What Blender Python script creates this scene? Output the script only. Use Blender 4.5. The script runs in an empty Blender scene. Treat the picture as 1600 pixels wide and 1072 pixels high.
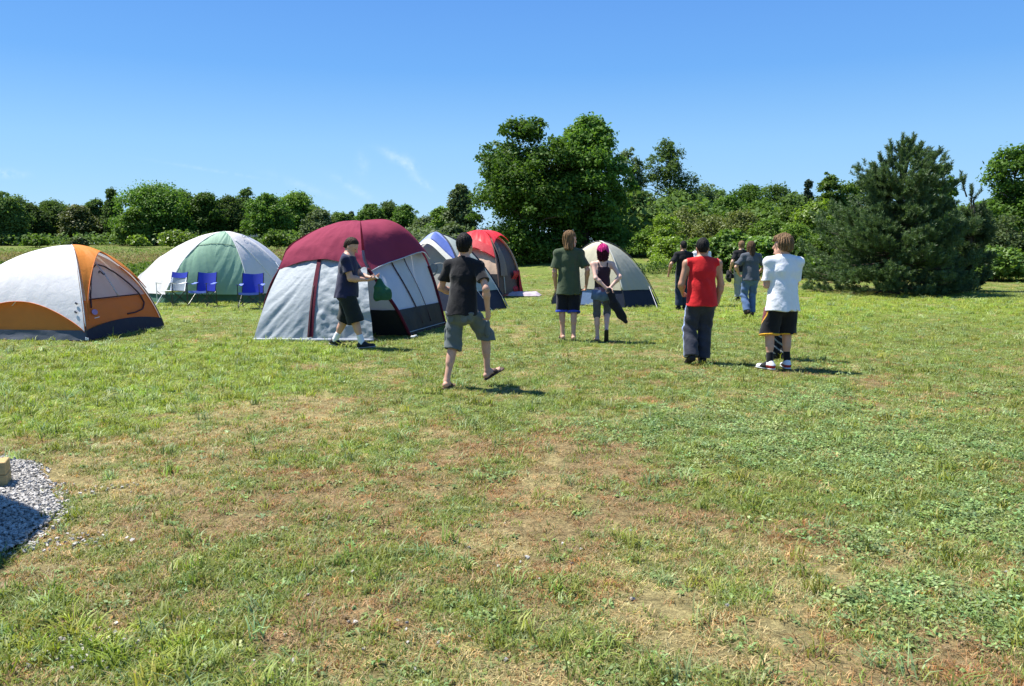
import bpy, math, random
import numpy as np
from mathutils import Vector, Matrix
R_ = math.radians
scene = bpy.context.scene
COL = scene.collection
random.seed(7)

# ------------------------------------------------------------------ camera
F_PX, CX, CY, HORIZON, CAM_Z = 1220.0, 800.0, 536.0, 386.0, 1.58
PITCH = math.atan((CY - HORIZON) / F_PX)
cam_data = bpy.data.cameras.new("camera")
cam = bpy.data.objects.new("camera", cam_data)
COL.objects.link(cam)
cam.location = (0, 0, CAM_Z)
cam.rotation_euler = (math.pi / 2 - PITCH, 0, 0)
cam_data.sensor_width = 36.0
cam_data.lens = 36.0 * F_PX / 1600.0
cam_data.clip_start = 0.05
cam_data.clip_end = 3000
scene.camera = cam

# ------------------------------------------------------------------ light
SUN_EL = 62.0
SUN_V = Vector((-0.93, 0.36, 0)).normalized()
SUN_DIR = Vector((SUN_V.x * math.cos(R_(SUN_EL)), SUN_V.y * math.cos(R_(SUN_EL)), math.sin(R_(SUN_EL))))
sd = bpy.data.lights.new("sun", 'SUN')
sd.energy = 5.0
sd.angle = R_(0.53)
sd.color = (1.0, 0.96, 0.88)
sun = bpy.data.objects.new("sun", sd)
COL.objects.link(sun)
sun.location = (-20, 5, 40)
sun.rotation_euler = (-SUN_DIR).to_track_quat('-Z', 'Y').to_euler()
scene.view_settings.view_transform = 'Standard'
scene.view_settings.look = 'None'
scene.view_settings.gamma = 1.0
scene.view_settings.exposure = 1.0
SKY_STRENGTH = 0.085

def at(px, py, Y):
    """world point on the ray through photo pixel (px,py) at world depth y=Y"""
    a = (px - CX) / F_PX; u = (CY - py) / F_PX
    dy = math.cos(PITCH) + u * math.sin(PITCH)
    dz = -math.sin(PITCH) + u * math.cos(PITCH)
    t = Y / dy
    return Vector((a * t, Y, CAM_Z + dz * t))

def G(px, py):
    """flat-ground point seen at photo pixel"""
    a = (px - CX) / F_PX; u = (CY - py) / F_PX
    dy = math.cos(PITCH) + u * math.sin(PITCH)
    dz = -math.sin(PITCH) + u * math.cos(PITCH)
    t = -CAM_Z / dz
    return Vector((a * t, dy * t, 0))

world = bpy.data.worlds.new("World")
scene.world = world
world.use_nodes = True
wn = world.node_tree.nodes; wl = world.node_tree.links
wn.clear()
w_out = wn.new('ShaderNodeOutputWorld')
w_bg = wn.new('ShaderNodeBackground')
w_sky = wn.new('ShaderNodeTexSky')
w_sky.sky_type = 'NISHITA'
w_sky.sun_disc = False
w_sky.sun_elevation = R_(SUN_EL)
w_sky.sun_rotation = math.atan2(SUN_V.x, SUN_V.y)
w_sky.altitude = 100
w_sky.air_density = 0.9
w_sky.dust_density = 0.1
w_sky.ozone_density = 3.0
w_bg.inputs['Strength'].default_value = SKY_STRENGTH
# thin wisps of cirrus, placed by sky direction
w_geo = wn.new('ShaderNodeTexCoord')
w_noise = wn.new('ShaderNodeTexNoise')
w_noise.inputs['Scale'].default_value = 60
w_noise.inputs['Detail'].default_value = 6
w_noise.inputs['Roughness'].default_value = 0.65
wl.new(w_geo.outputs['Generated'], w_noise.inputs['Vector'])
def wmath(op, a, b=None, c=None):
    n = wn.new('ShaderNodeMath'); n.operation = op
    for i, v in enumerate((a, b, c)):
        if v is None: continue
        if isinstance(v, (int, float)): n.inputs[i].default_value = v
        else: wl.new(v, n.inputs[i])
    return n.outputs[0]
def wdot(vec):
    n = wn.new('ShaderNodeVectorMath'); n.operation = 'DOT_PRODUCT'
    wl.new(w_geo.outputs['Generated'], n.inputs[0]); n.inputs[1].default_value = vec
    return n.outputs['Value']
acc = None
for (px, py, ln, th, ang, amp) in ((618, 247, 22, 7, -30, .8), (640, 258, 14, 8, -55, .6), (566, 258, 8, 16, 0, .45), (660, 286, 17, 5, -30, .7),
                                   (552, 294, 34, 6, -30, .5), (8, 271, 18, 5, 0, 1.0), (330, 266, 60, 2.2, -8, .35), (470, 290, 50, 6, -20, .25)):
    c = (at(px, py, 100) - cam.location).normalized()
    rt = Vector((c.y, -c.x, 0)).normalized(); up = rt.cross(c)
    a = R_(ang)
    e1 = (rt * math.cos(a) + up * math.sin(a)) * (F_PX / ln); e2 = (up * math.cos(a) - rt * math.sin(a)) * (F_PX / th)
    p = wmath('MULTIPLY', wdot(e1), wdot(e1)); q = wmath('MULTIPLY', wdot(e2), wdot(e2))
    front = wmath('GREATER_THAN', wdot(c), 0.5)
    g = wmath('MULTIPLY', wmath('MULTIPLY', wmath('EXPONENT', wmath('MULTIPLY', wmath('ADD', p, q), -1.0)), amp), front)
    acc = g if acc is None else wmath('ADD', acc, g)
nz = wmath('SMOOTH_MIN', wmath('MULTIPLY', wmath('MAXIMUM', wmath('SUBTRACT', w_noise.outputs['Fac'], 0.36), 0.0), 2.6), 1.0, 0.1)
fac = wmath('MINIMUM', wmath('MULTIPLY', wmath('MULTIPLY', acc, nz), 0.36), 0.9)
w_mix = wn.new('ShaderNodeMix'); w_mix.data_type = 'RGBA'
wl.new(fac, w_mix.inputs['Factor'])
w_hsv = wn.new('ShaderNodeHueSaturation')
w_hsv.inputs['Saturation'].default_value = 1.25
wl.new(w_sky.outputs['Color'], w_hsv.inputs['Color'])
# deep blue summer air: the sky model is graded by elevation towards the measured blue
w_sep = wn.new('ShaderNodeSeparateXYZ'); wl.new(w_geo.outputs['Generated'], w_sep.inputs[0])
w_ramp = wn.new('ShaderNodeValToRGB'); wl.new(wmath('MULTIPLY', wmath('MAXIMUM', w_sep.outputs['Z'], 0.0), 1.0), w_ramp.inputs['Fac'])
cr = w_ramp.color_ramp; cr.elements[0].position = 0.0; cr.elements[0].color = (.40, .68, .97, 1); cr.elements[1].position = 1.0; cr.elements[1].color = (.05, .18, .55, 1)
for ps, cl in ((.123, (.30, .59, .95, 1)), (.21, (.165, .43, .91, 1)), (.30, (.130, .35, .85, 1))):
    e = cr.elements.new(ps); e.color = cl
w_gr = wn.new('ShaderNodeVectorMath'); w_gr.operation = 'SCALE'; wl.new(w_ramp.outputs['Color'], w_gr.inputs[0]); w_gr.inputs['Scale'].default_value = 6.2
w_bl = wn.new('ShaderNodeMix'); w_bl.data_type = 'RGBA'; w_bl.inputs['Factor'].default_value = .85
wl.new(w_hsv.outputs['Color'], w_bl.inputs['A']); wl.new(w_gr.outputs['Vector'], w_bl.inputs['B'])
wl.new(w_bl.outputs['Result'], w_mix.inputs['A'])
w_mix.inputs['B'].default_value = (8.0, 8.2, 8.4, 1)
wl.new(w_mix.outputs['Result'], w_bg.inputs['Color'])
wl.new(w_bg.outputs['Background'], w_out.inputs['Surface'])

# ------------------------------------------------------------------ helpers
def tag(o, label=None, cat=None, group=None, kind=None):
    if label: o['label'] = label
    if cat: o['category'] = cat
    if group: o['group'] = group
    if kind: o['kind'] = kind
    return o

def empty(name, loc, rz=0.0, label=None, cat=None, group=None):
    o = bpy.data.objects.new(name, None)
    COL.objects.link(o)
    o.empty_display_size = 0.2
    o.location = loc; o.rotation_euler = (0, 0, rz)
    return tag(o, label, cat, group)

def mesh_np(name, V, F, mats=(), parent=None, midx=None, smooth=True, link=True):
    V = np.ascontiguousarray(V, dtype=np.float32); F = np.ascontiguousarray(F, dtype=np.int32)
    me = bpy.data.meshes.new(name)
    k = F.shape[1]
    me.vertices.add(len(V)); me.vertices.foreach_set('co', V.ravel())
    me.loops.add(F.size); me.loops.foreach_set('vertex_index', F.ravel())
    me.polygons.add(len(F))
    me.polygons.foreach_set('loop_start', np.arange(0, F.size, k, dtype=np.int32))
    me.polygons.foreach_set('loop_total', np.full(len(F), k, dtype=np.int32))
    if midx is not None: me.polygons.foreach_set('material_index', np.asarray(midx, dtype=np.int32))
    me.polygons.foreach_set('use_smooth', np.full(len(F), smooth, dtype=bool))
    me.update(calc_edges=True)
    for m in (mats if isinstance(mats, (list, tuple)) else [mats]): me.materials.append(m)
    o = bpy.data.objects.new(name, me)
    if link: COL.objects.link(o)
    if parent is not None: o.parent = parent
    return o

class MB:
    """collects quads/tris as quads into one mesh"""
    def __init__(s): s.V = []; s.F = []; s.n = 0
    def add(s, V, F):
        V = np.asarray(V, dtype=np.float64).reshape(-1, 3); F = np.asarray(F, dtype=np.int64).reshape(-1, 4)
        s.V.append(V); s.F.append(F + s.n); s.n += len(V)
    def tube(s, pts, rad, sides=8, cap=True):
        pts = [Vector(p) for p in pts]; n = len(pts)
        rad = [rad] * n if isinstance(rad, (int, float)) else list(rad)
        V = []; prev = None
        for i, p in enumerate(pts):
            d = (pts[min(i + 1, n - 1)] - pts[max(i - 1, 0)])
            d = d.normalized() if d.length > 1e-9 else Vector((0, 0, 1))
            if prev is None:
                a = Vector((0, 0, 1)) if abs(d.z) < .9 else Vector((1, 0, 0))
                e1 = d.cross(a).normalized()
            else:
                e1 = (prev - d * prev.dot(d))
                e1 = e1.normalized() if e1.length > 1e-6 else d.orthogonal().normalized()
            prev = e1; e2 = d.cross(e1)
            for j in range(sides):
                t = 2 * math.pi * j / sides
                V.append(p + (e1 * math.cos(t) + e2 * math.sin(t)) * rad[i])
        F = []
        for i in range(n - 1):
            for j in range(sides):
                k = (j + 1) % sides
                F.append((i * sides + j, i * sides + k, (i + 1) * sides + k, (i + 1) * sides + j))
        if cap:
            V.append(pts[0]); V.append(pts[-1]); c0 = n * sides; c1 = c0 + 1
            for j in range(0, sides, 2):
                F.append((c0, (j + 2) % sides, (j + 1) % sides, j))
                b = (n - 1) * sides
                F.append((c1, b + j, b + (j + 1) % sides, b + (j + 2) % sides))
        s.add([tuple(v) for v in V], F)
    def box(s, c, sx, sy, sz, M=None, bev=0.0):
        c = Vector(c); hx, hy, hz = sx / 2, sy / 2, sz / 2
        if bev <= 0:
            P = [(x, y, z) for z in (-hz, hz) for y in (-hy, hy) for x in (-hx, hx)]
            F = [(0, 2, 3, 1), (4, 5, 7, 6), (0, 1, 5, 4), (2, 6, 7, 3), (0, 4, 6, 2), (1, 3, 7, 5)]
        else:
            b = bev; P = []; F = []
            ring = lambda z, i: [(-hx + i, -hy + b, z), (-hx + b, -hy + i, z), (hx - b, -hy + i, z), (hx - i, -hy + b, z), (hx - i, hy - b, z), (hx - b, hy - i, z), (-hx + b, hy - i, z), (-hx + i, hy - b, z)]
            inner = lambda z: [(-hx + b, -hy + b, z), (-hx + b, -hy + b, z), (hx - b, -hy + b, z), (hx - b, -hy + b, z), (hx - b, hy - b, z), (hx - b, hy - b, z), (-hx + b, hy - b, z), (-hx + b, hy - b, z)]
            rings = [inner(-hz), ring(-hz + b, 0), ring(hz - b, 0), inner(hz)]
            for r in rings: P += r
            for i in range(3):
                for j in range(8):
                    k = (j + 1) % 8
                    F.append((i * 8 + j, i * 8 + k, i * 8 + 8 + k, i * 8 + 8 + j))
            F.append((0, 6, 4, 2)); F.append((24, 26, 28, 30))
        V = [c + (M @ Vector(p) if M is not None else Vector(p)) for p in P]
        s.add([tuple(v) for v in V], F)
    def build(s, name, mats, parent=None, smooth=False):
        return mesh_np(name, np.concatenate(s.V), np.concatenate(s.F), mats, parent, smooth=smooth)

def children_of(o): return [c for c in bpy.data.objects if c.parent is o]
def copy_tree(o, loc, rz=0.0, scale=None, label=None):
    c = o.copy(); COL.objects.link(c); c.location = loc; c.rotation_euler = (0, 0, rz)
    if scale: c.scale = scale
    if label: c['label'] = label
    for ch in list(o.children):
        d = ch.copy(); COL.objects.link(d); d.parent = c
        for g in list(ch.children):
            e = g.copy(); COL.objects.link(e); e.parent = d
    return c

# value noise (numpy), several octaves
def _hash(ix, iy, seed):
    h = (ix.astype(np.int64) * 374761393 + iy.astype(np.int64) * 668265263 + seed * 1442695041) & 0xFFFFFFFF
    h = ((h ^ (h >> 13)) * 1274126177) & 0xFFFFFFFF
    return ((h ^ (h >> 16)) & 0xFFFF) / 65535.0
def vnoise(x, y, seed=0):
    ix = np.floor(x); iy = np.floor(y); fx = x - ix; fy = y - iy
    fx = fx * fx * (3 - 2 * fx); fy = fy * fy * (3 - 2 * fy)
    a = _hash(ix, iy, seed); b = _hash(ix + 1, iy, seed); c = _hash(ix, iy + 1, seed); d = _hash(ix + 1, iy + 1, seed)
    return (a * (1 - fx) + b * fx) * (1 - fy) + (c * (1 - fx) + d * fx) * fy
def fbm(x, y, sc, seed=0, oct=4, gain=.5):
    t = 0; a = 1; n = 0
    for o in range(oct):
        t = t + a * vnoise(x / sc * 2 ** o + 17.3 * o, y / sc * 2 ** o - 9.1 * o, seed + o); n += a; a *= gain
    return t / n
def sstep(a, b, x):
    t = np.clip((x - a) / (b - a), 0, 1); return t * t * (3 - 2 * t)

def hgt_np(x, y):
    z = 2.1 * sstep(34, 115, y)
    z = z + 1.1 * np.exp(-(((x - 9.5) / 9) ** 2 + ((y - 52) / 12) ** 2))
    return z
def hgt(x, y): return float(hgt_np(np.array([float(x)]), np.array([float(y)]))[0])

# ------------------------------------------------------------------ materials
def new_mat(name):
    m = bpy.data.materials.new(name); m.use_nodes = True
    nt = m.node_tree; b = nt.nodes['Principled BSDF']
    return m, nt, b
def mat(name, col, rough=.75, spec=.3, var=.12, vscale=9, bump=0.0, bscale=60, metal=0.0, stretch=(1, 1, 1), coords='Object', trans=0.0, sheen=0.0, alpha=1.0):
    m, nt, b = new_mat(name); N = nt.nodes; L = nt.links
    b.inputs['Roughness'].default_value = rough
    b.inputs['Specular IOR Level'].default_value = spec
    b.inputs['Metallic'].default_value = metal
    if sheen: b.inputs['Sheen Weight'].default_value = sheen
    tc = N.new('ShaderNodeTexCoord'); mp = N.new('ShaderNodeMapping'); mp.inputs['Scale'].default_value = stretch
    L.new(tc.outputs[coords], mp.inputs['Vector'])
    n = N.new('ShaderNodeTexNoise'); n.inputs['Scale'].default_value = vscale; n.inputs['Detail'].default_value = 5
    L.new(mp.outputs['Vector'], n.inputs['Vector'])
    mr = N.new('ShaderNodeMapRange'); mr.inputs['From Min'].default_value = .25; mr.inputs['From Max'].default_value = .75
    mr.inputs['To Min'].default_value = 1 - var; mr.inputs['To Max'].default_value = 1 + var
    L.new(n.outputs['Fac'], mr.inputs['Value'])
    mx = N.new('ShaderNodeVectorMath'); mx.operation = 'SCALE'; mx.inputs[0].default_value = col[:3]
    L.new(mr.outputs['Result'], mx.inputs['Scale'])
    L.new(mx.outputs['Vector'], b.inputs['Base Color'])
    if bump > 0:
        n2 = N.new('ShaderNodeTexNoise'); n2.inputs['Scale'].default_value = bscale; n2.inputs['Detail'].default_value = 4
        n2.inputs['Distortion'].default_value = .6
        L.new(mp.outputs['Vector'], n2.inputs['Vector'])
        bp = N.new('ShaderNodeBump'); bp.inputs['Strength'].default_value = bump; bp.inputs['Distance'].default_value = .02
        L.new(n2.outputs['Fac'], bp.inputs['Height']); L.new(bp.outputs['Normal'], b.inputs['Normal'])
    out = N['Material Output']
    if trans > 0:
        t = N.new('ShaderNodeBsdfTranslucent'); L.new(mx.outputs['Vector'], t.inputs['Color'])
        ms = N.new('ShaderNodeMixShader'); ms.inputs['Fac'].default_value = trans
        L.new(b.outputs['BSDF'], ms.inputs[1]); L.new(t.outputs['BSDF'], ms.inputs[2]); L.new(ms.outputs['Shader'], out.inputs['Surface'])
    if alpha < 1:
        tr = N.new('ShaderNodeBsdfTransparent'); ms2 = N.new('ShaderNodeMixShader'); ms2.inputs['Fac'].default_value = alpha
        src = out.inputs['Surface'].links[0].from_socket
        L.new(tr.outputs['BSDF'], ms2.inputs[1]); L.new(src, ms2.inputs[2]); L.new(ms2.outputs['Shader'], out.inputs['Surface'])
    return m

def leaf_mat(name, c1, c2, trans=.38, rough=.42, spec=.45, objvar=.32):
    m, nt, b = new_mat(name); N = nt.nodes; L = nt.links
    g = N.new('ShaderNodeNewGeometry'); oi = N.new('ShaderNodeObjectInfo')
    mx = N.new('ShaderNodeMix'); mx.data_type = 'RGBA'
    mx.inputs['A'].default_value = (*c1, 1); mx.inputs['B'].default_value = (*c2, 1)
    L.new(g.outputs['Random Per Island'], mx.inputs['Factor'])
    mr = N.new('ShaderNodeMapRange'); mr.inputs['To Min'].default_value = 1 - objvar; mr.inputs['To Max'].default_value = 1 + objvar
    L.new(oi.outputs['Random'], mr.inputs['Value'])
    sc = N.new('ShaderNodeVectorMath'); sc.operation = 'SCALE'
    L.new(mx.outputs['Result'], sc.inputs[0]); L.new(mr.outputs['Result'], sc.inputs['Scale'])
    L.new(sc.outputs['Vector'], b.inputs['Base Color'])
    b.inputs['Roughness'].default_value = rough; b.inputs['Specular IOR Level'].default_value = spec
    t = N.new('ShaderNodeBsdfTranslucent')
    s2 = N.new('ShaderNodeVectorMath'); s2.operation = 'MULTIPLY'; s2.inputs[1].default_value = (1.25, 1.35, .6)
    L.new(sc.outputs['Vector'], s2.inputs[0]); L.new(s2.outputs['Vector'], t.inputs['Color'])
    ms = N.new('ShaderNodeMixShader'); ms.inputs['Fac'].default_value = trans
    L.new(b.outputs['BSDF'], ms.inputs[1]); L.new(t.outputs['BSDF'], ms.inputs[2]); L.new(ms.outputs['Shader'], N['Material Output'].inputs['Surface'])
    return m
# ------------------------------------------------------------------ ground
def blob(x, y, px, py, rx, ry):
    c = G(px, py); return np.exp(-(((x - c.x) / rx) ** 2 + ((y - c.y) / ry) ** 2))
DRY = [(600, 600, 1.2, 1.6, .45), (430, 640, 1.2, 1.0, .6), (300, 680, .8, .7, .55), (880, 700, .9, .7, .75), (820, 760, .7, .4, .7), (880, 810, .5, .35, .9), (960, 740, .7, .5, .5),
       (820, 850, .6, .3, .95), (800, 940, .55, .25, 1.0), (560, 980, .5, .25, .75), (1150, 830, .7, .45, .55), (1400, 850, .45, .35, .95), (1300, 900, .4, .3, .75), (1180, 1000, .6, .3, .85),
       (1000, 930, .6, .4, .6), (1300, 740, .6, .7, .45), (840, 560, .5, 3.5, .35), (930, 570, .4, 3.5, .3), (700, 1040, .5, .2, .8), (300, 1000, .4, .2, .5), (90, 750, .3, .2, .7), (1350, 1050, .8, .2, .75),
       (990, 500, 1.2, 3, .4), (1000, 640, 1.2, .8, .3), (1080, 460, 2, 3, .3), (500, 760, .5, .5, .4)]
LUSH = [(200, 580, 2.5, 2.2, .8), (120, 650, 1.2, .8, .7), (330, 560, 1.5, 2, .6), (520, 700, .6, .5, .55), (440, 545, 1.5, .5, .6), (230, 1010, .3, .2, .6), (60, 1000, .5, .3, .4), (1400, 480, 9, 5, .35), (1250, 470, 6, 5, .3)]
CLOV = [(1100, 680, 1.3, .8, .9), (1400, 700, 2, 1.2, .6), (1500, 820, .8, .5, .7), (1450, 960, .6, .3, .45), (560, 720, .6, .5, .5), (740, 760, .5, .3, .6), (1230, 780, .5, .3, .6), (640, 900, .5, .3, .5),
        (420, 830, .5, .35, .5), (150, 900, .5, .3, .5), (1000, 1010, .3, .15, .5), (1300, 620, 1.6, 1.2, .4), (980, 650, .7, .5, .4)]
def patches(x, y):
    dry = .24 + 1.1 * (fbm(x, y, 1.3, 3, 5, .66) - .5) + .5 * (fbm(x, y, 5, 11, 3) - .5) + 1.0 * (fbm(x, y, .30, 61, 3, .7) - .5)
    dry = dry + .16 * (1 - sstep(4, 11, y))
    for (a, b, rx, ry, k) in DRY: dry = dry + .36 * k * blob(x, y, a, b, rx, ry)
    lush = .9 * (fbm(x, y, 3.0, 23, 4) - .5) + .3 * sstep(-.5, -6, x) + .22 * sstep(9, 20, y)
    for (a, b, rx, ry, k) in LUSH:
        g = blob(x, y, a, b, rx, ry); lush = lush + k * g; dry = dry - .4 * k * g
    clov = 1.2 * (fbm(x, y, .8, 41, 5, .7) - .60) + .25 * sstep(0, 3, x) * (1 - sstep(9, 15, y))
    for (a, b, rx, ry, k) in CLOV:
        g = blob(x, y, a, b, rx, ry); clov = clov + k * .42 * g; dry = dry - .22 * k * g
    # the mown swaths of the field run towards the red tent
    dry = dry + .10 * np.sin((x * .97 + y * .06) * 2.6 + .4 * np.sin(y * .3)) * sstep(8, 14, y)
    return np.clip(dry, 0, 1), np.clip(lush, 0, 1), np.clip(clov, 0, 1)
C_GREEN = np.array((.138, .185, .040)); C_LUSH = np.array((.180, .245, .034)); C_STRAW = np.array((.315, .255, .120)); C_BROWN = np.array((.225, .145, .080)); C_CLOV = np.array((.150, .20, .062))
def lerp3(a, b, t): return a * (1 - t[:, None]) + b * t[:, None]
def ground_color(x, y):
    d, l, c = patches(x, y)
    col = lerp3(np.repeat(C_GREEN[None], len(x), 0), C_LUSH, sstep(.1, .7, l))
    col = lerp3(col, C_CLOV[None], .8 * sstep(.15, .6, c))
    brown = sstep(.45, .62, fbm(x, y, .9, 77, 4))
    dc = lerp3(np.repeat(C_STRAW[None], len(x), 0), C_BROWN[None], .55 * brown)
    col = lerp3(col, dc, sstep(.25, .75, d) * .92)
    far = sstep(38, 60, y)
    col = lerp3(col, np.array((.10, .12, .035))[None] * (0.8 + .6 * fbm(x, y, 12, 5, 3))[:, None], far * .7)
    return col, d, l, c
def axis(lo, f0, f1, hi, step, grow):
    a = list(np.arange(f0, f1, step)); s = step; v = f1
    while v < hi: a.append(v); s = min(s * grow, 40); v += s
    a.append(hi); b = []; s = step; v = f0 - step
    while v > lo: b.append(v); s = min(s * grow, 40); v -= s
    b.append(lo); return np.array(sorted(b) + a)
gx = axis(-600, -14, 13, 600, .11, 1.07); gy = axis(-60, 1.6, 22, 900, .11, 1.05)
XX, YY = np.meshgrid(gx, gy); xs = XX.ravel(); ys = YY.ravel()
near = 1 - sstep(25, 40, ys)
zs = hgt_np(xs, ys) - .012 + near * (.03 * (fbm(xs, ys, 1.3, 91, 3) - .5) + .016 * (fbm(xs, ys, .35, 92, 2) - .5))
nx = len(gx); ny = len(gy)
ii, jj = np.meshgrid(np.arange(nx - 1), np.arange(ny - 1)); q = (jj * nx + ii).ravel()
gcol, gd, gl, gc = ground_color(xs, ys)
def ground_material():
    m, nt, b = new_mat("turf_soil"); N = nt.nodes; L = nt.links
    at_ = N.new('ShaderNodeAttribute'); at_.attribute_name = 'albedo'
    tc = N.new('ShaderNodeTexCoord')
    prev = at_.outputs['Color']
    for sc, lo, hi, det in ((1.6, .8, 1.2, 3), (11, .6, 1.4, 5), (48, .45, 1.5, 6)):
        n = N.new('ShaderNodeTexNoise'); n.inputs['Scale'].default_value = sc; n.inputs['Detail'].default_value = det; n.inputs['Roughness'].default_value = .65
        L.new(tc.outputs['Object'], n.inputs['Vector'])
        mr = N.new('ShaderNodeMapRange'); mr.inputs['From Min'].default_value = .3; mr.inputs['From Max'].default_value = .7
        mr.inputs['To Min'].default_value = lo; mr.inputs['To Max'].default_value = hi
        L.new(n.outputs['Fac'], mr.inputs['Value'])
        s = N.new('ShaderNodeVectorMath'); s.operation = 'SCALE'; L.new(prev, s.inputs[0]); L.new(mr.outputs['Result'], s.inputs['Scale']); prev = s.outputs['Vector']
    # flecks of straw and green between the blades
    n = N.new('ShaderNodeTexNoise'); n.inputs['Scale'].default_value = 26; n.inputs['Detail'].default_value = 5; n.inputs['Roughness'].default_value = .7
    L.new(tc.outputs['Object'], n.inputs['Vector'])
    mr = N.new('ShaderNodeMapRange'); mr.inputs['From Min'].default_value = .5; mr.inputs['From Max'].default_value = .66
    L.new(n.outputs['Fac'], mr.inputs['Value'])
    mx = N.new('ShaderNodeMix'); mx.data_type = 'RGBA'; mx.inputs['B'].default_value = (.20, .175, .075, 1)
    m2 = N.new('ShaderNodeMath'); m2.operation = 'MULTIPLY'; m2.inputs[1].default_value = .4; L.new(mr.outputs['Result'], m2.inputs[0])
    L.new(m2.outputs[0], mx.inputs['Factor']); L.new(prev, mx.inputs['A'])
    L.new(mx.outputs['Result'], b.inputs['Base Color'])
    b.inputs['Roughness'].default_value = .95; b.inputs['Specular IOR Level'].default_value = .1
    n3 = N.new('ShaderNodeTexNoise'); n3.inputs['Scale'].default_value = 32; n3.inputs['Detail'].default_value = 7; n3.inputs['Roughness'].default_value = .7
    L.new(tc.outputs['Object'], n3.inputs['Vector'])
    bp = N.new('ShaderNodeBump'); bp.inputs['Strength'].default_value = .8; bp.inputs['Distance'].default_value = .05
    L.new(n3.outputs['Fac'], bp.inputs['Height']); L.new(bp.outputs['Normal'], b.inputs['Normal'])
    return m
ground = mesh_np("ground", np.stack([xs, ys, zs], 1), np.stack([q, q + 1, q + nx + 1, q + nx], 1), ground_material())
att = ground.data.color_attributes.new('albedo', 'FLOAT_COLOR', 'POINT')
att.data.foreach_set('color', np.concatenate([gcol * .9, np.ones((len(gcol), 1))], 1).astype(np.float32).ravel())
tag(ground, kind='structure')

# gravel pad at the lower left, under the corner of the timber step
GRAVEL_PX = [(0, 714), (48, 720), (66, 745), (80, 775), (90, 795), (82, 815), (50, 838), (0, 866)]
gpts = [G(*p) for p in GRAVEL_PX]
gpoly = [(p.x, p.y) for p in gpts] + [(-4.6, 3.4), (-8.5, 3.0), (-8.5, 6.6), (-5.0, 5.9)]
def inside(x, y, poly):
    r = np.zeros(len(x), bool); n = len(poly)
    for i in range(n):
        x0, y0 = poly[i]; x1, y1 = poly[(i + 1) % n]
        c = ((y0 > y) != (y1 > y)) & (x < (x1 - x0) * (y - y0) / ((y1 - y0) or 1e-9) + x0)
        r ^= c
    return r
def edge_dist(x, y, poly):
    d = np.full(len(x), 1e9); n = len(poly)
    for i in range(n):
        ax, ay = poly[i]; bx, by = poly[(i + 1) % n]
        t = np.clip(((x - ax) * (bx - ax) + (y - ay) * (by - ay)) / ((bx - ax) ** 2 + (by - ay) ** 2), 0, 1)
        d = np.minimum(d, np.hypot(x - ax - t * (bx - ax), y - ay - t * (by - ay)))
    return d
def gravel_mask(x, y):
    s = np.where(inside(x, y, gpoly), 1, -1) * edge_dist(x, y, gpoly)
    return s + .14 * (fbm(x, y, .22, 8, 3) - .5)
px_ = np.arange(-8.6, -2.3, .03); py_ = np.arange(2.9, 6.7, .03)
PX, PY = np.meshgrid(px_, py_); gx1 = PX.ravel(); gy1 = PY.ravel()
gm = gravel_mask(gx1, gy1)
nn = len(px_); ii, jj = np.meshgrid(np.arange(nn - 1), np.arange(len(py_) - 1)); q = (jj * nn + ii).ravel()
keep = (gm[q] > 0) & (gm[q + 1] > 0) & (gm[q + nn] > 0) & (gm[q + nn + 1] > 0)
q = q[keep]
gz1 = .012 + .012 * sstep(0, .2, gm) + .008 * (fbm(gx1, gy1, .12, 33, 2) - .5)
gfaces = np.stack([q, q + 1, q + nn + 1, q + nn], 1); used, inv = np.unique(gfaces, return_inverse=True)
gmat = mat("gravel_bed", (.24, .235, .225), .95, .2, .55, 55, .9, 70)
gp = mesh_np("gravel_pad", np.stack([gx1, gy1, gz1], 1)[used], inv.reshape(-1, 4), gmat)
tag(gp, kind='structure')

# ------------------------------------------------------------------ grass clumps (geometry nodes instances on one object)
def inst_mat(name, trans=.3, rough=.55, lo=.65, hi=1.35):
    m, nt, b = new_mat(name); N = nt.nodes; L = nt.links
    a = N.new('ShaderNodeAttribute'); a.attribute_type = 'INSTANCER'; a.attribute_name = 'tint'
    g = N.new('ShaderNodeNewGeometry'); mr = N.new('ShaderNodeMapRange'); mr.inputs['To Min'].default_value = lo; mr.inputs['To Max'].default_value = hi
    L.new(g.outputs['Random Per Island'], mr.inputs['Value'])
    s = N.new('ShaderNodeVectorMath'); s.operation = 'SCALE'; L.new(a.outputs['Color'], s.inputs[0]); L.new(mr.outputs['Result'], s.inputs['Scale'])
    L.new(s.outputs['Vector'], b.inputs['Base Color']); b.inputs['Roughness'].default_value = rough; b.inputs['Specular IOR Level'].default_value = .35
    if trans > 0:
        t = N.new('ShaderNodeBsdfTranslucent'); s2 = N.new('ShaderNodeVectorMath'); s2.operation = 'MULTIPLY'; s2.inputs[1].default_value = (1.2, 1.25, .7)
        L.new(s.outputs['Vector'], s2.inputs[0]); L.new(s2.outputs['Vector'], t.inputs['Color'])
        ms = N.new('ShaderNodeMixShader'); ms.inputs['Fac'].default_value = trans
        L.new(b.outputs['BSDF'], ms.inputs[1]); L.new(t.outputs['BSDF'], ms.inputs[2]); L.new(ms.outputs['Shader'], N['Material Output'].inputs['Surface'])
    return m
M_BLADE = inst_mat("grass_blade", .32)
M_STONE = inst_mat("gravel_stone", 0, .9, .6, 1.4)
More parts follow.
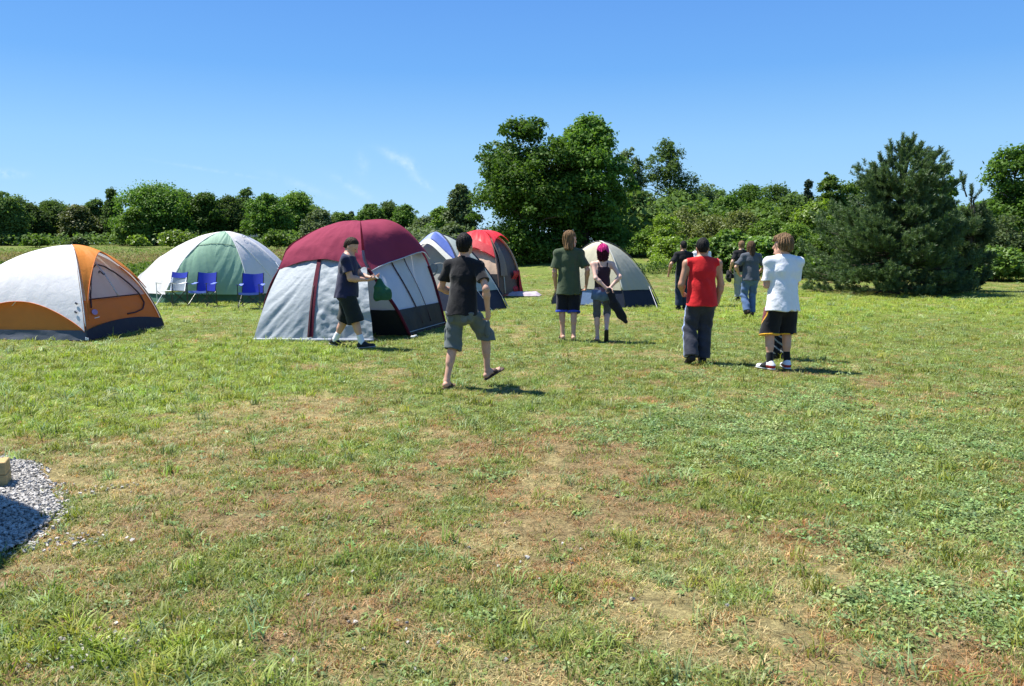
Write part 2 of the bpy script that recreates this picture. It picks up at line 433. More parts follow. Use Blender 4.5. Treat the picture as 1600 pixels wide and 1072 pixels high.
def blades(rng, n, hmin, hmax, w, lean, spread):
    V = []; F = []
    for i in range(n):
        a = rng.uniform(0, 2 * math.pi); r = spread * math.sqrt(rng.uniform(0, 1))
        b = np.array((r * math.cos(a), r * math.sin(a), -.006))
        a2 = rng.uniform(0, 2 * math.pi); h = rng.uniform(hmin, hmax); ln = rng.uniform(.3, 1) * lean * h
        d = np.array((math.cos(a2), math.sin(a2), 0)); sd_ = np.array((-d[1], d[0], 0)) * w * rng.uniform(.7, 1.3)
        m_ = b + d * ln * .35 + np.array((0, 0, h * .6)); t = b + d * ln + np.array((0, 0, h * (1 - .35 * min(1, lean * .5))))
        k = len(V); V += [b - sd_, b + sd_, m_ + sd_ * .8, m_ - sd_ * .8, t + sd_ * .12, t - sd_ * .12]
        F += [(k, k + 1, k + 2, k + 3), (k + 3, k + 2, k + 4, k + 5)]
    return np.array(V), np.array(F)
def rosette(rng, n, ln, w, lift):
    V = []; F = []
    for i in range(n):
        a = rng.uniform(0, 2 * math.pi); l = ln * rng.uniform(.6, 1.15); ww = w * rng.uniform(.8, 1.2)
        d = np.array((math.cos(a), math.sin(a), 0)); s = np.array((-d[1], d[0], 0)); o = d * rng.uniform(0, .02) + np.array((0, 0, -.002)); up = np.array((0, 0, 1.))
        z1 = lift * rng.uniform(.5, 1.3)
        k = len(V); V += [o - s * ww * .15, o + s * ww * .15, o + d * l * .55 + s * ww + up * (z1 + .004), o + d * l * .55 - s * ww + up * (z1 + .004), o + d * l + s * ww * .15 + up * z1 * .7, o + d * l - s * ww * .15 + up * z1 * .7]
        F += [(k, k + 1, k + 2, k + 3), (k + 3, k + 2, k + 4, k + 5)]
    return np.array(V), np.array(F)
def small_leaves(rng, n, spread, size):
    V = []; F = []
    for i in range(n):
        a = rng.uniform(0, 2 * math.pi); r = spread * math.sqrt(rng.uniform()); c = np.array((r * math.cos(a), r * math.sin(a), rng.uniform(.008, .035)))
        a2 = rng.uniform(0, 6.28); t = rng.normal(0, .35, 2); e1 = np.array((math.cos(a2), math.sin(a2), t[0])) * size * rng.uniform(.6, 1.3); e2 = np.array((-math.sin(a2), math.cos(a2), t[1])) * size * .7
        k = len(V); V += [c - e1, c - e2, c + e1, c + e2]; F.append((k, k + 1, k + 2, k + 3))
    return np.array(V), np.array(F)
rng = np.random.default_rng(5)
clump_col = bpy.data.collections.new("grass_clumps")
def add_clump(vf, m, coll):
    o = mesh_np("grass_clump", vf[0], vf[1], m, link=False); coll.objects.link(o); return o
names = []
for k in range(4): add_clump(blades(rng, 16, .022, .060, .0021, .9, .05), M_BLADE, clump_col)       # 0-3 mown grass
for k in range(4): add_clump(blades(rng, 16, .012, .036, .0017, 2.6, .055), M_BLADE, clump_col)     # 4-7 flattened straw
for k in range(3): add_clump(rosette(rng, 8, .038, .0075, .012), M_BLADE, clump_col)                  # 8-10 broad-leaved weeds
for k in range(3): add_clump(small_leaves(rng, 26, .075, .0095), M_BLADE, clump_col)                # 11-13 clover
for k in range(2): add_clump(blades(rng, 18, .05, .12, .0032, 1.1, .045), M_BLADE, clump_col)       # 14-15 taller tuft
# rename so the collection order is fixed
for i, o in enumerate(clump_col.objects): o.name = "grass_clump.%03d" % i
def gn_instancer(name, coll):
    ng = bpy.data.node_groups.new(name, 'GeometryNodeTree')
    ng.interface.new_socket("Geometry", in_out='INPUT', socket_type='NodeSocketGeometry'); ng.interface.new_socket("Geometry", in_out='OUTPUT', socket_type='NodeSocketGeometry')
    N = ng.nodes; L = ng.links
    gi = N.new('NodeGroupInput'); go = N.new('NodeGroupOutput'); iop = N.new('GeometryNodeInstanceOnPoints'); ci = N.new('GeometryNodeCollectionInfo')
    ci.inputs['Collection'].default_value = coll; ci.inputs['Separate Children'].default_value = True; ci.inputs['Reset Children'].default_value = True
    def na(nm, t):
        n = N.new('GeometryNodeInputNamedAttribute'); n.data_type = t; n.inputs['Name'].default_value = nm; return n.outputs['Attribute']
    L.new(gi.outputs[0], iop.inputs['Points']); L.new(ci.outputs[0], iop.inputs['Instance']); iop.inputs['Pick Instance'].default_value = True
    L.new(na('idx', 'INT'), iop.inputs['Instance Index']); L.new(na('rot', 'FLOAT_VECTOR'), iop.inputs['Rotation']); L.new(na('scl', 'FLOAT_VECTOR'), iop.inputs['Scale'])
    L.new(iop.outputs[0], go.inputs[0]); return ng
def scatter(name, P, idx, rot, scl, tint, coll):
    me = bpy.data.meshes.new(name); me.vertices.add(len(P)); me.vertices.foreach_set('co', P.astype(np.float32).ravel())
    for nm, t, arr, f in (('idx', 'INT', idx.astype(np.int32), 'value'), ('rot', 'FLOAT_VECTOR', rot.astype(np.float32), 'vector'), ('scl', 'FLOAT_VECTOR', scl.astype(np.float32), 'vector')):
        a = me.attributes.new(nm, t, 'POINT'); a.data.foreach_set(f, arr.ravel())
    a = me.attributes.new('tint', 'FLOAT_COLOR', 'POINT'); a.data.foreach_set('color', np.concatenate([tint, np.ones((len(tint), 1))], 1).astype(np.float32).ravel())
    o = bpy.data.objects.new(name, me); COL.objects.link(o)
    md = o.modifiers.new("scatter", 'NODES'); md.node_group = gn_instancer(name, coll); return o
def ring_pts(y0, y1, dens, margin):
    n = int(dens * (y1 - y0) * ((y0 + y1) * .67 + 2 * margin)); y = rng.uniform(y0, y1, n); w = y * .67 + margin
    # keep uniform areal density: sample x over the widest row, then reject
    W = y1 * .67 + margin; n2 = int(dens * (y1 - y0) * 2 * W); y = rng.uniform(y0, y1, n2); x = rng.uniform(-W, W, n2); k = np.abs(x) < y * .67 + margin
    return x[k], y[k]
def ground_z(x, y):
    near = 1 - sstep(25, 40, y)
    return hgt_np(x, y) - .012 + near * (.03 * (fbm(x, y, 1.3, 91, 3) - .5) + .016 * (fbm(x, y, .35, 92, 2) - .5))
X = []; Y = []; S = []
for (y0, y1, dens, mg, sc) in ((1.8, 4.2, 1050, .9, .95), (4.2, 7, 620, 1.0, 1.05), (7, 11, 330, 1.2, 1.2), (11, 17, 150, 1.5, 1.45), (17, 27, 55, 2, 1.9), (27, 40, 20, 3, 2.6)):
    x, y = ring_pts(y0, y1, dens, mg); X.append(x); Y.append(y); S.append(np.full(len(x), sc))
x = np.concatenate(X); y = np.concatenate(Y); sc = np.concatenate(S)
gcol2, d2, l2, c2 = ground_color(x, y)
u = rng.uniform(size=len(x)); bare = sstep(.55, .95, d2) * sstep(.42, .6, fbm(x, y, .6, 55, 3))
keep = (u > bare * .85) & (gravel_mask(x, y) < -.03 + .16 * rng.uniform(size=len(x)))
x, y, sc, gcol2, d2, l2, c2 = [a[keep] for a in (x, y, sc, gcol2, d2, l2, c2)]; n = len(x)
pd = sstep(.2, .8, d2); u1 = rng.uniform(size=n); u2 = rng.uniform(size=n); u3 = rng.uniform(size=n)
dry_c = u1 < .10 + pd * .72
clov_c = (~dry_c) & (u2 < sstep(.05, .5, c2) * .42); ros_c = (~clov_c) & (u2 > .955 - .10 * sstep(.1, .5, c2) - .02 * (1 - sstep(5, 9, y))) & (u3 < 1 - .5 * dry_c); tuft_c = (~dry_c) & (~clov_c) & (~ros_c) & (u3 < .04 + .12 * sstep(.3, .8, l2))
idx = np.where(dry_c, rng.integers(4, 8, n), rng.integers(0, 4, n)); idx = np.where(clov_c & (u3 < .7), rng.integers(11, 14, n), idx); idx = np.where(ros_c, rng.integers(8, 11, n), idx); idx = np.where(tuft_c, rng.integers(14, 16, n), idx)
stand = dry_c & (u3 < .25); idx = np.where(stand, rng.integers(0, 4, n), idx)
jit = rng.uniform(.6, 1.35, n)[:, None]; hue = rng.normal(0, .10, n)
tg = lerp3(np.repeat(np.array((.165, .215, .038))[None], n, 0), np.array((.215, .290, .034))[None], sstep(.1, .7, l2))
tg = lerp3(tg, np.array((.26, .235, .065))[None], rng.uniform(size=n) * .42)
ts = lerp3(np.repeat(np.array((.40, .32, .155))[None], n, 0), np.array((.28, .165, .085))[None], sstep(.4, .65, fbm(x, y, .9, 77, 4)) * .8)
tc_ = np.array((.175, .25, .080))[None] * np.ones((n, 1))
tint = np.where(dry_c[:, None], ts, tg); tint = np.where((clov_c | ros_c)[:, None], tc_, tint)
rust = dry_c & (idx < 8) & (rng.uniform(size=n) < .16 + .5 * sstep(.55, .7, fbm(x, y, .5, 131, 3))); tint = np.where(rust[:, None], np.array((.30, .155, .060))[None], tint)
pale = (~dry_c) & (rng.uniform(size=n) < .22); tint = np.where(pale[:, None], np.array((.235, .30, .125))[None], tint)
tint = 1.12 * tint * jit * np.stack([1 + hue, np.ones(n), 1 - .3 * hue], 1)
rot = np.stack([rng.normal(0, .12, n), rng.normal(0, .12, n), rng.uniform(0, 6.283, n)], 1)
s = sc * rng.uniform(.7, 1.3, n); s3 = np.stack([s, s, np.where(idx < 8, np.minimum(s, 1.05) * .66, np.minimum(s, 1.3) * .85)], 1)
grass = scatter("grass", np.stack([x, y, ground_z(x, y)], 1), idx, rot, s3, tint, clump_col)
tag(grass, "short mown grass, clover and dry straw covering the camp field", "grass", kind='stuff')

# gravel stones
stone_col = bpy.data.collections.new("gravel_stones")
ico = np.array([(-1, -1, -1), (1, -1, -1), (1, 1, -1), (-1, 1, -1), (-1, -1, 1), (1, -1, 1), (1, 1, 1), (-1, 1, 1)], float)
for k in range(4):
    V = ico * (rng.uniform(.45, 1, (8, 3))) * np.array((.014, .010, .008)); o = mesh_np("gravel_stone", V, np.array([(0, 3, 2, 1), (4, 5, 6, 7), (0, 1, 5, 4), (1, 2, 6, 5), (2, 3, 7, 6), (3, 0, 4, 7)]), M_STONE, smooth=False, link=False); stone_col.objects.link(o)
for i, o in enumerate(stone_col.objects): o.name = "gravel_stone.%03d" % i
n = 44000; x = rng.uniform(-5.6, -2.3, n); y = rng.uniform(3.2, 6.4, n); k = gravel_mask(x, y) > .06 - .14 * rng.uniform(size=n) ** .5; x, y = x[k], y[k]
x2 = []; y2 = []
for (a, b, r, m_) in ((110, 845, .12, 60), (130, 1010, .12, 45), (95, 1000, .1, 25), (165, 765, .1, 26), (560, 1000, .3, 16), (780, 830, .5, 12), (770, 960, .5, 12), (1450, 850, .5, 5)):
    c = G(a, b); x2.append(rng.normal(c.x, r, m_)); y2.append(rng.normal(c.y, r * .6, m_))
x = np.concatenate([x] + x2); y = np.concatenate([y] + y2); n = len(x); gmk = gravel_mask(x, y)
z = np.where(gmk > 0, .020 + .012 * sstep(0, .2, gmk), ground_z(x, y) + .008)
rot = np.stack([rng.uniform(-.5, .5, n), rng.uniform(-.5, .5, n), rng.uniform(0, 6.28, n)], 1); s = rng.uniform(.35, 1.1, n) ; s3 = np.stack([s, s, s], 1)
base = rng.uniform(.20, .46, n)[:, None] * np.array((1.06, 1, .92))[None]
stones = scatter("gravel", np.stack([x, y, z], 1), rng.integers(0, 4, n), rot, s3, base, stone_col)
tag(stones, "loose grey crushed stone at the lower left edge of the grass", "gravel", kind='stuff')
# ------------------------------------------------------------------ trees
M_BARK = mat("bark", (.10, .08, .06), .95, .1, .35, 12, .8, 25, stretch=(1, 1, .25))
LM = dict(
    deep=leaf_mat("leaf_deep_green", (.056, .118, .022), (.120, .208, .034), .36, .55, .14),
    far=leaf_mat("leaf_dull_green", (.070, .125, .036), (.130, .195, .052), .34, .7, .1),
    mid=leaf_mat("leaf_mid_green", (.075, .140, .024), (.145, .225, .038), .35, .5, .15),
    lime=leaf_mat("leaf_yellow_green", (.125, .205, .024), (.225, .320, .042), .4, .45, .4),
    olive=leaf_mat("leaf_olive", (.085, .115, .030), (.160, .180, .052), .3, .55, .3),
    grey=leaf_mat("leaf_grey_green", (.085, .125, .050), (.150, .200, .085), .3, .6, .15),
    vine=leaf_mat("leaf_vine", (.078, .150, .028), (.160, .250, .052), .35, .45, .25),
    needle=leaf_mat("needles", (.055, .105, .042), (.145, .210, .088), .24, .5, .35),
    spruce=leaf_mat("needles_blue_green", (.045, .080, .045), (.085, .125, .065), .2, .55, .3),
    weed=leaf_mat("leaf_weed", (.058, .115, .020), (.120, .190, .032), .35, .6, .12),
)
def envelope(shape, t):
    if shape == 'round': return np.clip(np.sin(np.pi * np.clip(t, 0, 1) ** .8 * .95 + .12), 0, 1) ** .6 * (1 - .15 * sstep(.5, 0, t)) + .45 * sstep(.3, 0, t)
    if shape == 'oak': return np.clip(1.15 * (1 - t ** 2.6), 0, 1) ** .55 * (0.82 + .18 * np.sin(np.pi * t))
    if shape == 'poplar': return (np.sin(np.pi * np.clip(t, 0, 1) ** .7 * .95 + .1) ** .8)
    if shape == 'spire': return np.clip(1.02 - t, 0, 1) ** .8 * sstep(-.15, .12, t)
    if shape == 'bush': return np.clip(1 - t ** 2.2, 0, 1) ** .5
    if shape == 'dome': return np.clip(1 - t ** 2, 0, 1) ** .5
    return np.ones_like(t)
def leaf_quads(rng, P, Nrm, size, asp=.55):
    n = len(P); a = rng.normal(size=(n, 3)); e1 = np.cross(Nrm, a); e1 /= np.linalg.norm(e1, axis=1)[:, None] + 1e-9; e2 = np.cross(Nrm, e1)
    s = size * rng.uniform(.65, 1.35, n)[:, None]; f = rng.uniform(.05, .3, n)[:, None] * s
    V = np.empty((n, 4, 3)); V[:, 0] = P - e1 * s; V[:, 2] = P + e1 * s; V[:, 1] = P - e2 * s * asp + Nrm * f; V[:, 3] = P + e2 * s * asp + Nrm * f
    return V.reshape(-1, 3), np.arange(4 * n).reshape(-1, 4)
def crown_np(seed, W, H, z0, n, leaf, shape='round', npuff=40, pr=.2, depth=None, asp=.55, squash=.85, sprigs=14, extra=()):
    rng = np.random.default_rng(seed)
    D = depth or W
    c = []; r = []
    while len(c) < npuff:
        t = rng.uniform(0.02, .97); e = float(envelope(shape, np.array([t]))[0])
        if rng.uniform() > e * .9 + .15: continue
        a = rng.uniform(0, 6.283); q = e * math.sqrt(rng.uniform(.12, 1)); p0 = W * pr * rng.uniform(.65, 1.25) * (.6 + .5 * e)
        q = max(0.0, q - p0 / W * 1.2)
        c.append((q * W / 2 * math.cos(a), q * D / 2 * math.sin(a), min(max(z0 + H * t, z0 + p0 * .5), z0 + H - p0 * .75))); r.append(p0)
    for k in range(sprigs):       # small outlying sprays break the outline
        t = rng.uniform(.15, 1.0); e = float(envelope(shape, np.array([min(t, .97)]))[0]); a = rng.uniform(0, 6.283)
        c.append((e * W / 2 * math.cos(a) * 1.0, e * D / 2 * math.sin(a) * 1.0, z0 + H * t * .99)); r.append(W * pr * rng.uniform(.2, .42))
    for (x, y, z, rr) in extra: c.append((x, y, z)); r.append(rr)
    c = np.array(c); r = np.array(r); w = r ** 2; pick = rng.choice(len(c), n, p=w / w.sum())
    d = rng.normal(size=(n, 3)); d /= np.linalg.norm(d, axis=1)[:, None]
    d[:, 2] = np.where(d[:, 2] < -.3, -d[:, 2] * .7, d[:, 2])
    rad = r[pick][:, None] * (.45 + .6 * rng.uniform(size=(n, 1)) ** .6) * (1 + .18 * rng.normal(size=(n, 1)))
    P = c[pick] + d * rad * np.array((1, 1, squash)); P[:, 2] = np.maximum(P[:, 2], leaf * .3)
    nr = d * .5 + rng.normal(size=(n, 3)) * .55 + np.array((0, 0, .55)); nr /= np.linalg.norm(nr, axis=1)[:, None] + 1e-9
    V, F = leaf_quads(rng, P, nr, leaf * .5 * 1.25, asp)
    return V, F, c, r
def trunk_mb(rng, c, r, H, z0, rt, nlimb=9, lean=0.0, stems=1):
    mb = MB()
    for s in range(stems):
        a = rng.uniform(0, 6.28); o = 0 if stems == 1 else rng.uniform(.1, .35)
        bx, by = o * math.cos(a), o * math.sin(a); top = Vector((bx * 3 + lean + rng.normal(0, .15), by * 3 + rng.normal(0, .15), z0 + H * .8))
        pts = [Vector((bx, by, -.1)), Vector((bx, by, .25))] + [Vector((bx, by, 0)).lerp(top, t) + Vector((rng.normal(0, .03 * H / 8), rng.normal(0, .03 * H / 8), 0)) for t in (.25, .5, .75, 1)]
        mb.tube(pts, [rt * 1.35, rt, rt * .85, rt * .62, rt * .4, rt * .12], 8)
        for k in rng.choice(len(c), min(nlimb, len(c)), replace=False):
            e = Vector(c[k]); zb = max(.3, min(e.z - .35 * math.hypot(e.x, e.y), z0 + H * .7)); t = max(0, min(1, zb / (z0 + H * .8)))
            st = Vector((bx, by, 0)).lerp(top, t); m = st.lerp(e, .55) + Vector((0, 0, .12 * (e - st).length))
            rr = rt * (.55 - .3 * t); mb.tube([st, st.lerp(m, .5), m, e], [rr, rr * .75, rr * .5, rr * .12], 5, cap=False)
    return mb
def make_tree(name, cat, label, loc, W, H, z0, n, leaf, lm, seed, shape='round', group=None, npuff=40, pr=.2, rt=.12, depth=None, trunk=True, stems=1, nlimb=9, **kw):
    root = empty(name, loc, 0, label, cat, group)
    V, F, c, r = crown_np(seed, W, H, z0, n, leaf, shape, npuff, pr, depth, **kw)
    mesh_np("crown" if cat == 'tree' else "foliage", V, F, LM[lm], root)
    if trunk:
        trunk_mb(np.random.default_rng(seed + 1), c, r, H, z0, rt, nlimb, stems=stems).build("trunk" if stems == 1 else "stem", M_BARK, root, smooth=True)
    return root
def place(px, top, wpx, Y):
    p = at(px, top, Y); base = hgt(p.x, Y); W = wpx * Y / F_PX
    return Vector((p.x, Y, base)), W, p.z - base

# --- far treeline beyond the field on the left
LEFT = [  # px, top, width, depth, shape, leaf material, seed, label
    (4, 299, 66, 96, 'round', 'far', 1, 'tall dark broadleaf tree cut off by the left edge of the picture'),
    (44, 318, 66, 104, 'round', 'far', 2, 'dull green tree next to the leftmost tree of the far treeline'),
    (84, 313, 66, 108, 'round', 'far', 3, 'rounded tree in the far treeline above the white side of the orange tent'),
    (122, 322, 52, 100, 'oak', 'olive', 4, 'lower yellowish green tree in the far treeline, above the peak of the orange tent'),
    (150, 312, 46, 106, 'round', 'far', 5, 'narrow tree left of the pointed spire in the far treeline'),
    (174, 294, 44, 102, 'spire', 'far', 6, 'pointed spire-shaped dark tree standing up from the far treeline'),
    (240, 289, 112, 98, 'oak', 'deep', 7, 'largest and darkest round tree of the far left treeline'),
    (207, 326, 46, 93, 'bush', 'mid', 8, 'light green low tree in front of the largest dark tree of the far treeline'),
    (287, 298, 60, 105, 'round', 'far', 9, 'tree merging with the right side of the largest dark tree of the far treeline'),
    (322, 302, 58, 100, 'round', 'deep', 10, 'dark green tree above the left slope of the green and white tent'),
    (358, 307, 60, 104, 'round', 'far', 11, 'tree above the peak of the green and white tent'),
    (384, 293, 40, 112, 'poplar', 'far', 12, 'slim tree rising highest behind the green and white tent'),
    (416, 303, 66, 98, 'oak', 'deep', 13, 'dark rounded tree right of the green and white tent peak'),
    (463, 301, 70, 108, 'round', 'mid', 14, 'airy light green tree above the left end of the maroon tent roof'),
    (500, 329, 58, 94, 'bush', 'grey', 15, 'pale grey-green bushy tree just above the maroon tent roof'),
    (532, 333, 46, 110, 'bush', 'far', 16, 'low dark tree behind the crest of the maroon tent roof'),
    (549, 331, 24, 118, 'spire', 'spruce', 17, 'tiny far conifer spire in the gap above the maroon tent roof'),
    (578, 319, 48, 112, 'round', 'deep', 18, 'leftmost tree of the dark clump behind the maroon tent peak'),
    (606, 315, 46, 116, 'oak', 'far', 19, 'tallest tree of the dark clump behind the maroon tent peak'),
    (634, 321, 48, 112, 'oak', 'deep', 20, 'rightmost tree of the dark clump behind the maroon tent peak'),
    (664, 340, 54, 92, 'bush', 'grey', 21, 'low willowy tree above the blue and grey tent'),
    (694, 325, 56, 84, 'bush', 'mid', 22, 'mid green bushy tree rising left of the willow beside the big tree pair'),
    (722, 288, 50, 72, 'round', 'grey', 23, 'grey-green willow leaning against the left side of the big tree pair'),
    (706, 352, 54, 62, 'bush', 'grey', 24, 'silvery green shrub above the red tent roof'),
    (-40, 300, 80, 100, 'oak', 'far', 25, 'far treeline tree just outside the left edge of the picture'),
]
for (px, top, w, Y, sh, lm, sd_, lab) in LEFT:
    loc, W, H = place(px, top, w * 1.12, Y)
    z0 = H * .01
    make_tree("conifer_tree" if lm == 'spruce' else "broadleaf_tree", 'tree', lab, loc, W, H - z0, z0, int(6000 + 2600 * W), .24, lm, sd_, sh, 'trees beyond the field', npuff=60 if sh != 'spire' else 110, pr=.19, rt=.16, sprigs=26)
for (px, top, w, Y, lm, sd_, lab) in ((276, 362, 62, 84, 'lime', 31, 'bright green bush in the field in front of the largest far tree'), (215, 368, 34, 88, 'lime', 32, 'small bright bush at the foot of the far treeline left of the bigger bright bush'),
                                     (56, 370, 40, 88, 'mid', 33, 'low green bush at the foot of the far treeline above the orange tent'), (122, 372, 30, 86, 'grey', 34, 'low greyish bush at the foot of the far treeline, above the orange panel'),
                                     (432, 362, 60, 80, 'mid', 35, 'round green bush at the treeline foot between green tent and maroon tent')):
    loc, W, H = place(px, top, w, Y)
    make_tree("bush", 'bush', lab, loc, W, H, .05, 2200, .26, lm, sd_, 'bush', 'bushes at the foot of the far treeline', npuff=22, pr=.2, trunk=True, stems=3, rt=.04, nlimb=4)

# --- the pair of big trees behind the beige tent
for (px, top, w, Y, sd_, lab) in ((822, 188, 176, 49, 51, 'big dense dark green tree, the broader left one of the pair behind the tents'), (918, 186, 140, 50.5, 52, 'big dense dark green tree, the right one of the pair, with the higher pointed top')):
    loc, W, H = place(px, top, w * 1.05, Y)
    make_tree("broadleaf_tree", 'tree', lab, loc, W, H - .1, .1, 52000, .17, 'deep', sd_, 'oak', 'pair of big trees', npuff=64, pr=.165, rt=.26, nlimb=22, asp=.62, sprigs=40, squash=.9)
# --- tall airy trees right of the pair
for (px, top, w, Y, sh, lm, sd_, lab) in ((982, 234, 78, 60, 'poplar', 'grey', 61, 'greyish airy tree rising behind the right side of the big tree pair'), (1042, 221, 104, 60, 'poplar', 'far', 62, 'tall feathery poplar standing alone against the sky right of the big pair'),
                                          (1000, 300, 90, 56, 'oak', 'far', 63, 'shaded tree filling the gap between the big pair and the tall poplar'), (1060, 300, 70, 57, 'oak', 'far', 64, 'dull green tree at the foot of the tall feathery poplar')):
    loc, W, H = place(px, top, w, Y)
    make_tree("poplar_tree" if sh == 'poplar' else "broadleaf_tree", 'tree', lab, loc, W, H - .8, .8, 13000, .17, lm, sd_, sh, 'airy trees behind the thicket', npuff=46, pr=.13 if sh == 'poplar' else .18, rt=.14, nlimb=18, asp=.42, squash=1.35 if sh == 'poplar' else .9, sprigs=44)
# --- background trees on the right
RIGHT = [
    (1106, 286, 62, 66, 'poplar', 'grey', 71, 'feathery grey-green tree right of the tall poplar'),
    (1086, 318, 64, 54, 'bush', 'mid', 85, 'pale feathery low tree beneath the tall poplar'),
    (1138, 306, 66, 60, 'oak', 'deep', 72, 'dark round tree above the man in the red shirt'),
    (1172, 288, 70, 68, 'round', 'deep', 73, 'dark tree at the highest left point of the right background wood'),
    (1212, 285, 66, 70, 'round', 'far', 74, 'broad tree above the man in the white T-shirt'),
    (1196, 310, 70, 58, 'oak', 'mid', 75, 'brighter green tree in front of the dark background wood'),
    (1240, 300, 56, 64, 'round', 'far', 76, 'tree beside the dark spruce in the right background wood'),
    (1264, 281, 36, 66, 'spire', 'spruce', 77, 'narrow dark spruce spire in the right background wood'),
    (1297, 266, 54, 54, 'round', 'mid', 78, 'fresh green round-topped tree just left of the big pine'),
    (1236, 322, 64, 52, 'oak', 'mid', 80, 'mid green tree below the dark spruce spire'),
    (1276, 316, 78, 47, 'bush', 'lime', 79, 'yellow-green bushy tree at the left shoulder of the big pine'),
    (1474, 252, 42, 46, 'round', 'mid', 81, 'small round-topped tree showing behind the right side of the big pine'),
    (1592, 216, 96, 43, 'round', 'deep', 82, 'tall dark tree with gappy crown cut off by the right edge'),
    (1510, 320, 90, 48, 'oak', 'far', 83, 'shaded tree filling the gap behind the right side of the big pine'),
    (1078, 302, 72, 63, 'round', 'mid', 86, 'green tree filling the notch right of the tall feathery poplar'),
    (1122, 296, 70, 72, 'oak', 'far', 87, 'broad tree in the back row above the man in the black polo'),
    (1254, 304, 70, 72, 'oak', 'far', 88, 'back row tree directly behind the narrow dark spruce'),
    (1332, 286, 84, 60, 'round', 'mid', 89, 'tree rising behind the left shoulder of the big pine'),
    (1536, 318, 84, 46, 'round', 'mid', 90, 'tree between the smaller pine and the tall tree at the right edge'),
    (1660, 260, 110, 46, 'oak', 'far', 84, 'tree of the right background wood just outside the right edge of the picture'),
]
for (px, top, w, Y, sh, lm, sd_, lab) in RIGHT:
    loc, W, H = place(px, top, w * (1.1 if sd_ in (77, 82, 78) else 1.3), Y)
    z0 = .5 if sd_ == 82 else .1
    make_tree("conifer_tree" if lm == 'spruce' else "broadleaf_tree", 'tree', lab, loc, W, H - z0, z0, 12500, .17, lm, sd_, sh, 'background wood on the right', npuff=64 if sh != 'spire' else 130, pr=.18, rt=.15, nlimb=16, sprigs=30)
# --- thicket of shrubs and vines along the edge of the mown field
THICK = [
    (1008, 358, 62, 47, 'mid', 91, 'green shrub at the right foot of the big tree pair'),
    (1038, 336, 62, 46, 'lime', 92, 'bright lime green shrub behind the beige tent'),
    (1078, 322, 78, 48, 'olive', 93, 'brownish olive shrub in the thicket above the man in the black polo'),
    (1120, 338, 72, 46, 'olive', 94, 'olive shrub in the thicket above the man in the red shirt'),
    (1050, 372, 64, 42, 'lime', 95, 'low lime green shrub at the edge of the thicket by the grassy slope'),
    (1092, 375, 66, 40, 'vine', 96, 'leafy vine-covered shrub directly behind the man in the red shirt'),
    (1160, 330, 80, 45, 'olive', 97, 'dull olive shrub in the middle of the thicket'),
    (1205, 345, 76, 43, 'mid', 98, 'green shrub of the thicket above the man in the white T-shirt'),
    (1140, 362, 80, 39, 'vine', 99, 'pale vine tangle behind the two men standing close together'),
    (1190, 372, 78, 38, 'vine', 100, 'vine tangle behind the head of the man in the white T-shirt'),
    (1246, 352, 72, 42, 'mid', 101, 'green shrub between the thicket and the big pine'),
    (1240, 385, 70, 37, 'vine', 102, 'low leafy vine tangle right of the man in the white T-shirt'),
    (1290, 372, 84, 38, 'mid', 103, 'shaded shrub against the left side of the big pine'),
    (1280, 402, 60, 35.5, 'vine', 104, 'low weedy shrub at the left foot of the big pine'),
    (1572, 336, 92, 37, 'grey', 105, 'grey-green shrub at the right edge below the tall dark tree'),
    (1560, 388, 84, 36, 'vine', 106, 'pale leafy shrub at the right edge of the mown field'),
    (1616, 360, 90, 37, 'mid', 107, 'shrub cut off by the right edge of the picture'),
    (1500, 380, 90, 38, 'mid', 108, 'shaded shrub behind the right foot of the big pine'),
    (1400, 380, 120, 38, 'mid', 109, 'shrub hidden behind the big pine'),
]
for (px, top, w, Y, lm, sd_, lab) in THICK:
    loc, W, H = place(px, top, w * 1.18, Y)
    make_tree("shrub", 'shrub', lab, loc, W, H, .02, 6500 if lm != 'vine' else 5200, .125 if lm != 'vine' else .17, lm, sd_, 'bush', 'shrubs of the thicket', npuff=40, pr=.17, trunk=True, stems=4, rt=.03, nlimb=5, depth=W * .9, asp=.6 if lm == 'vine' else .45, sprigs=26)

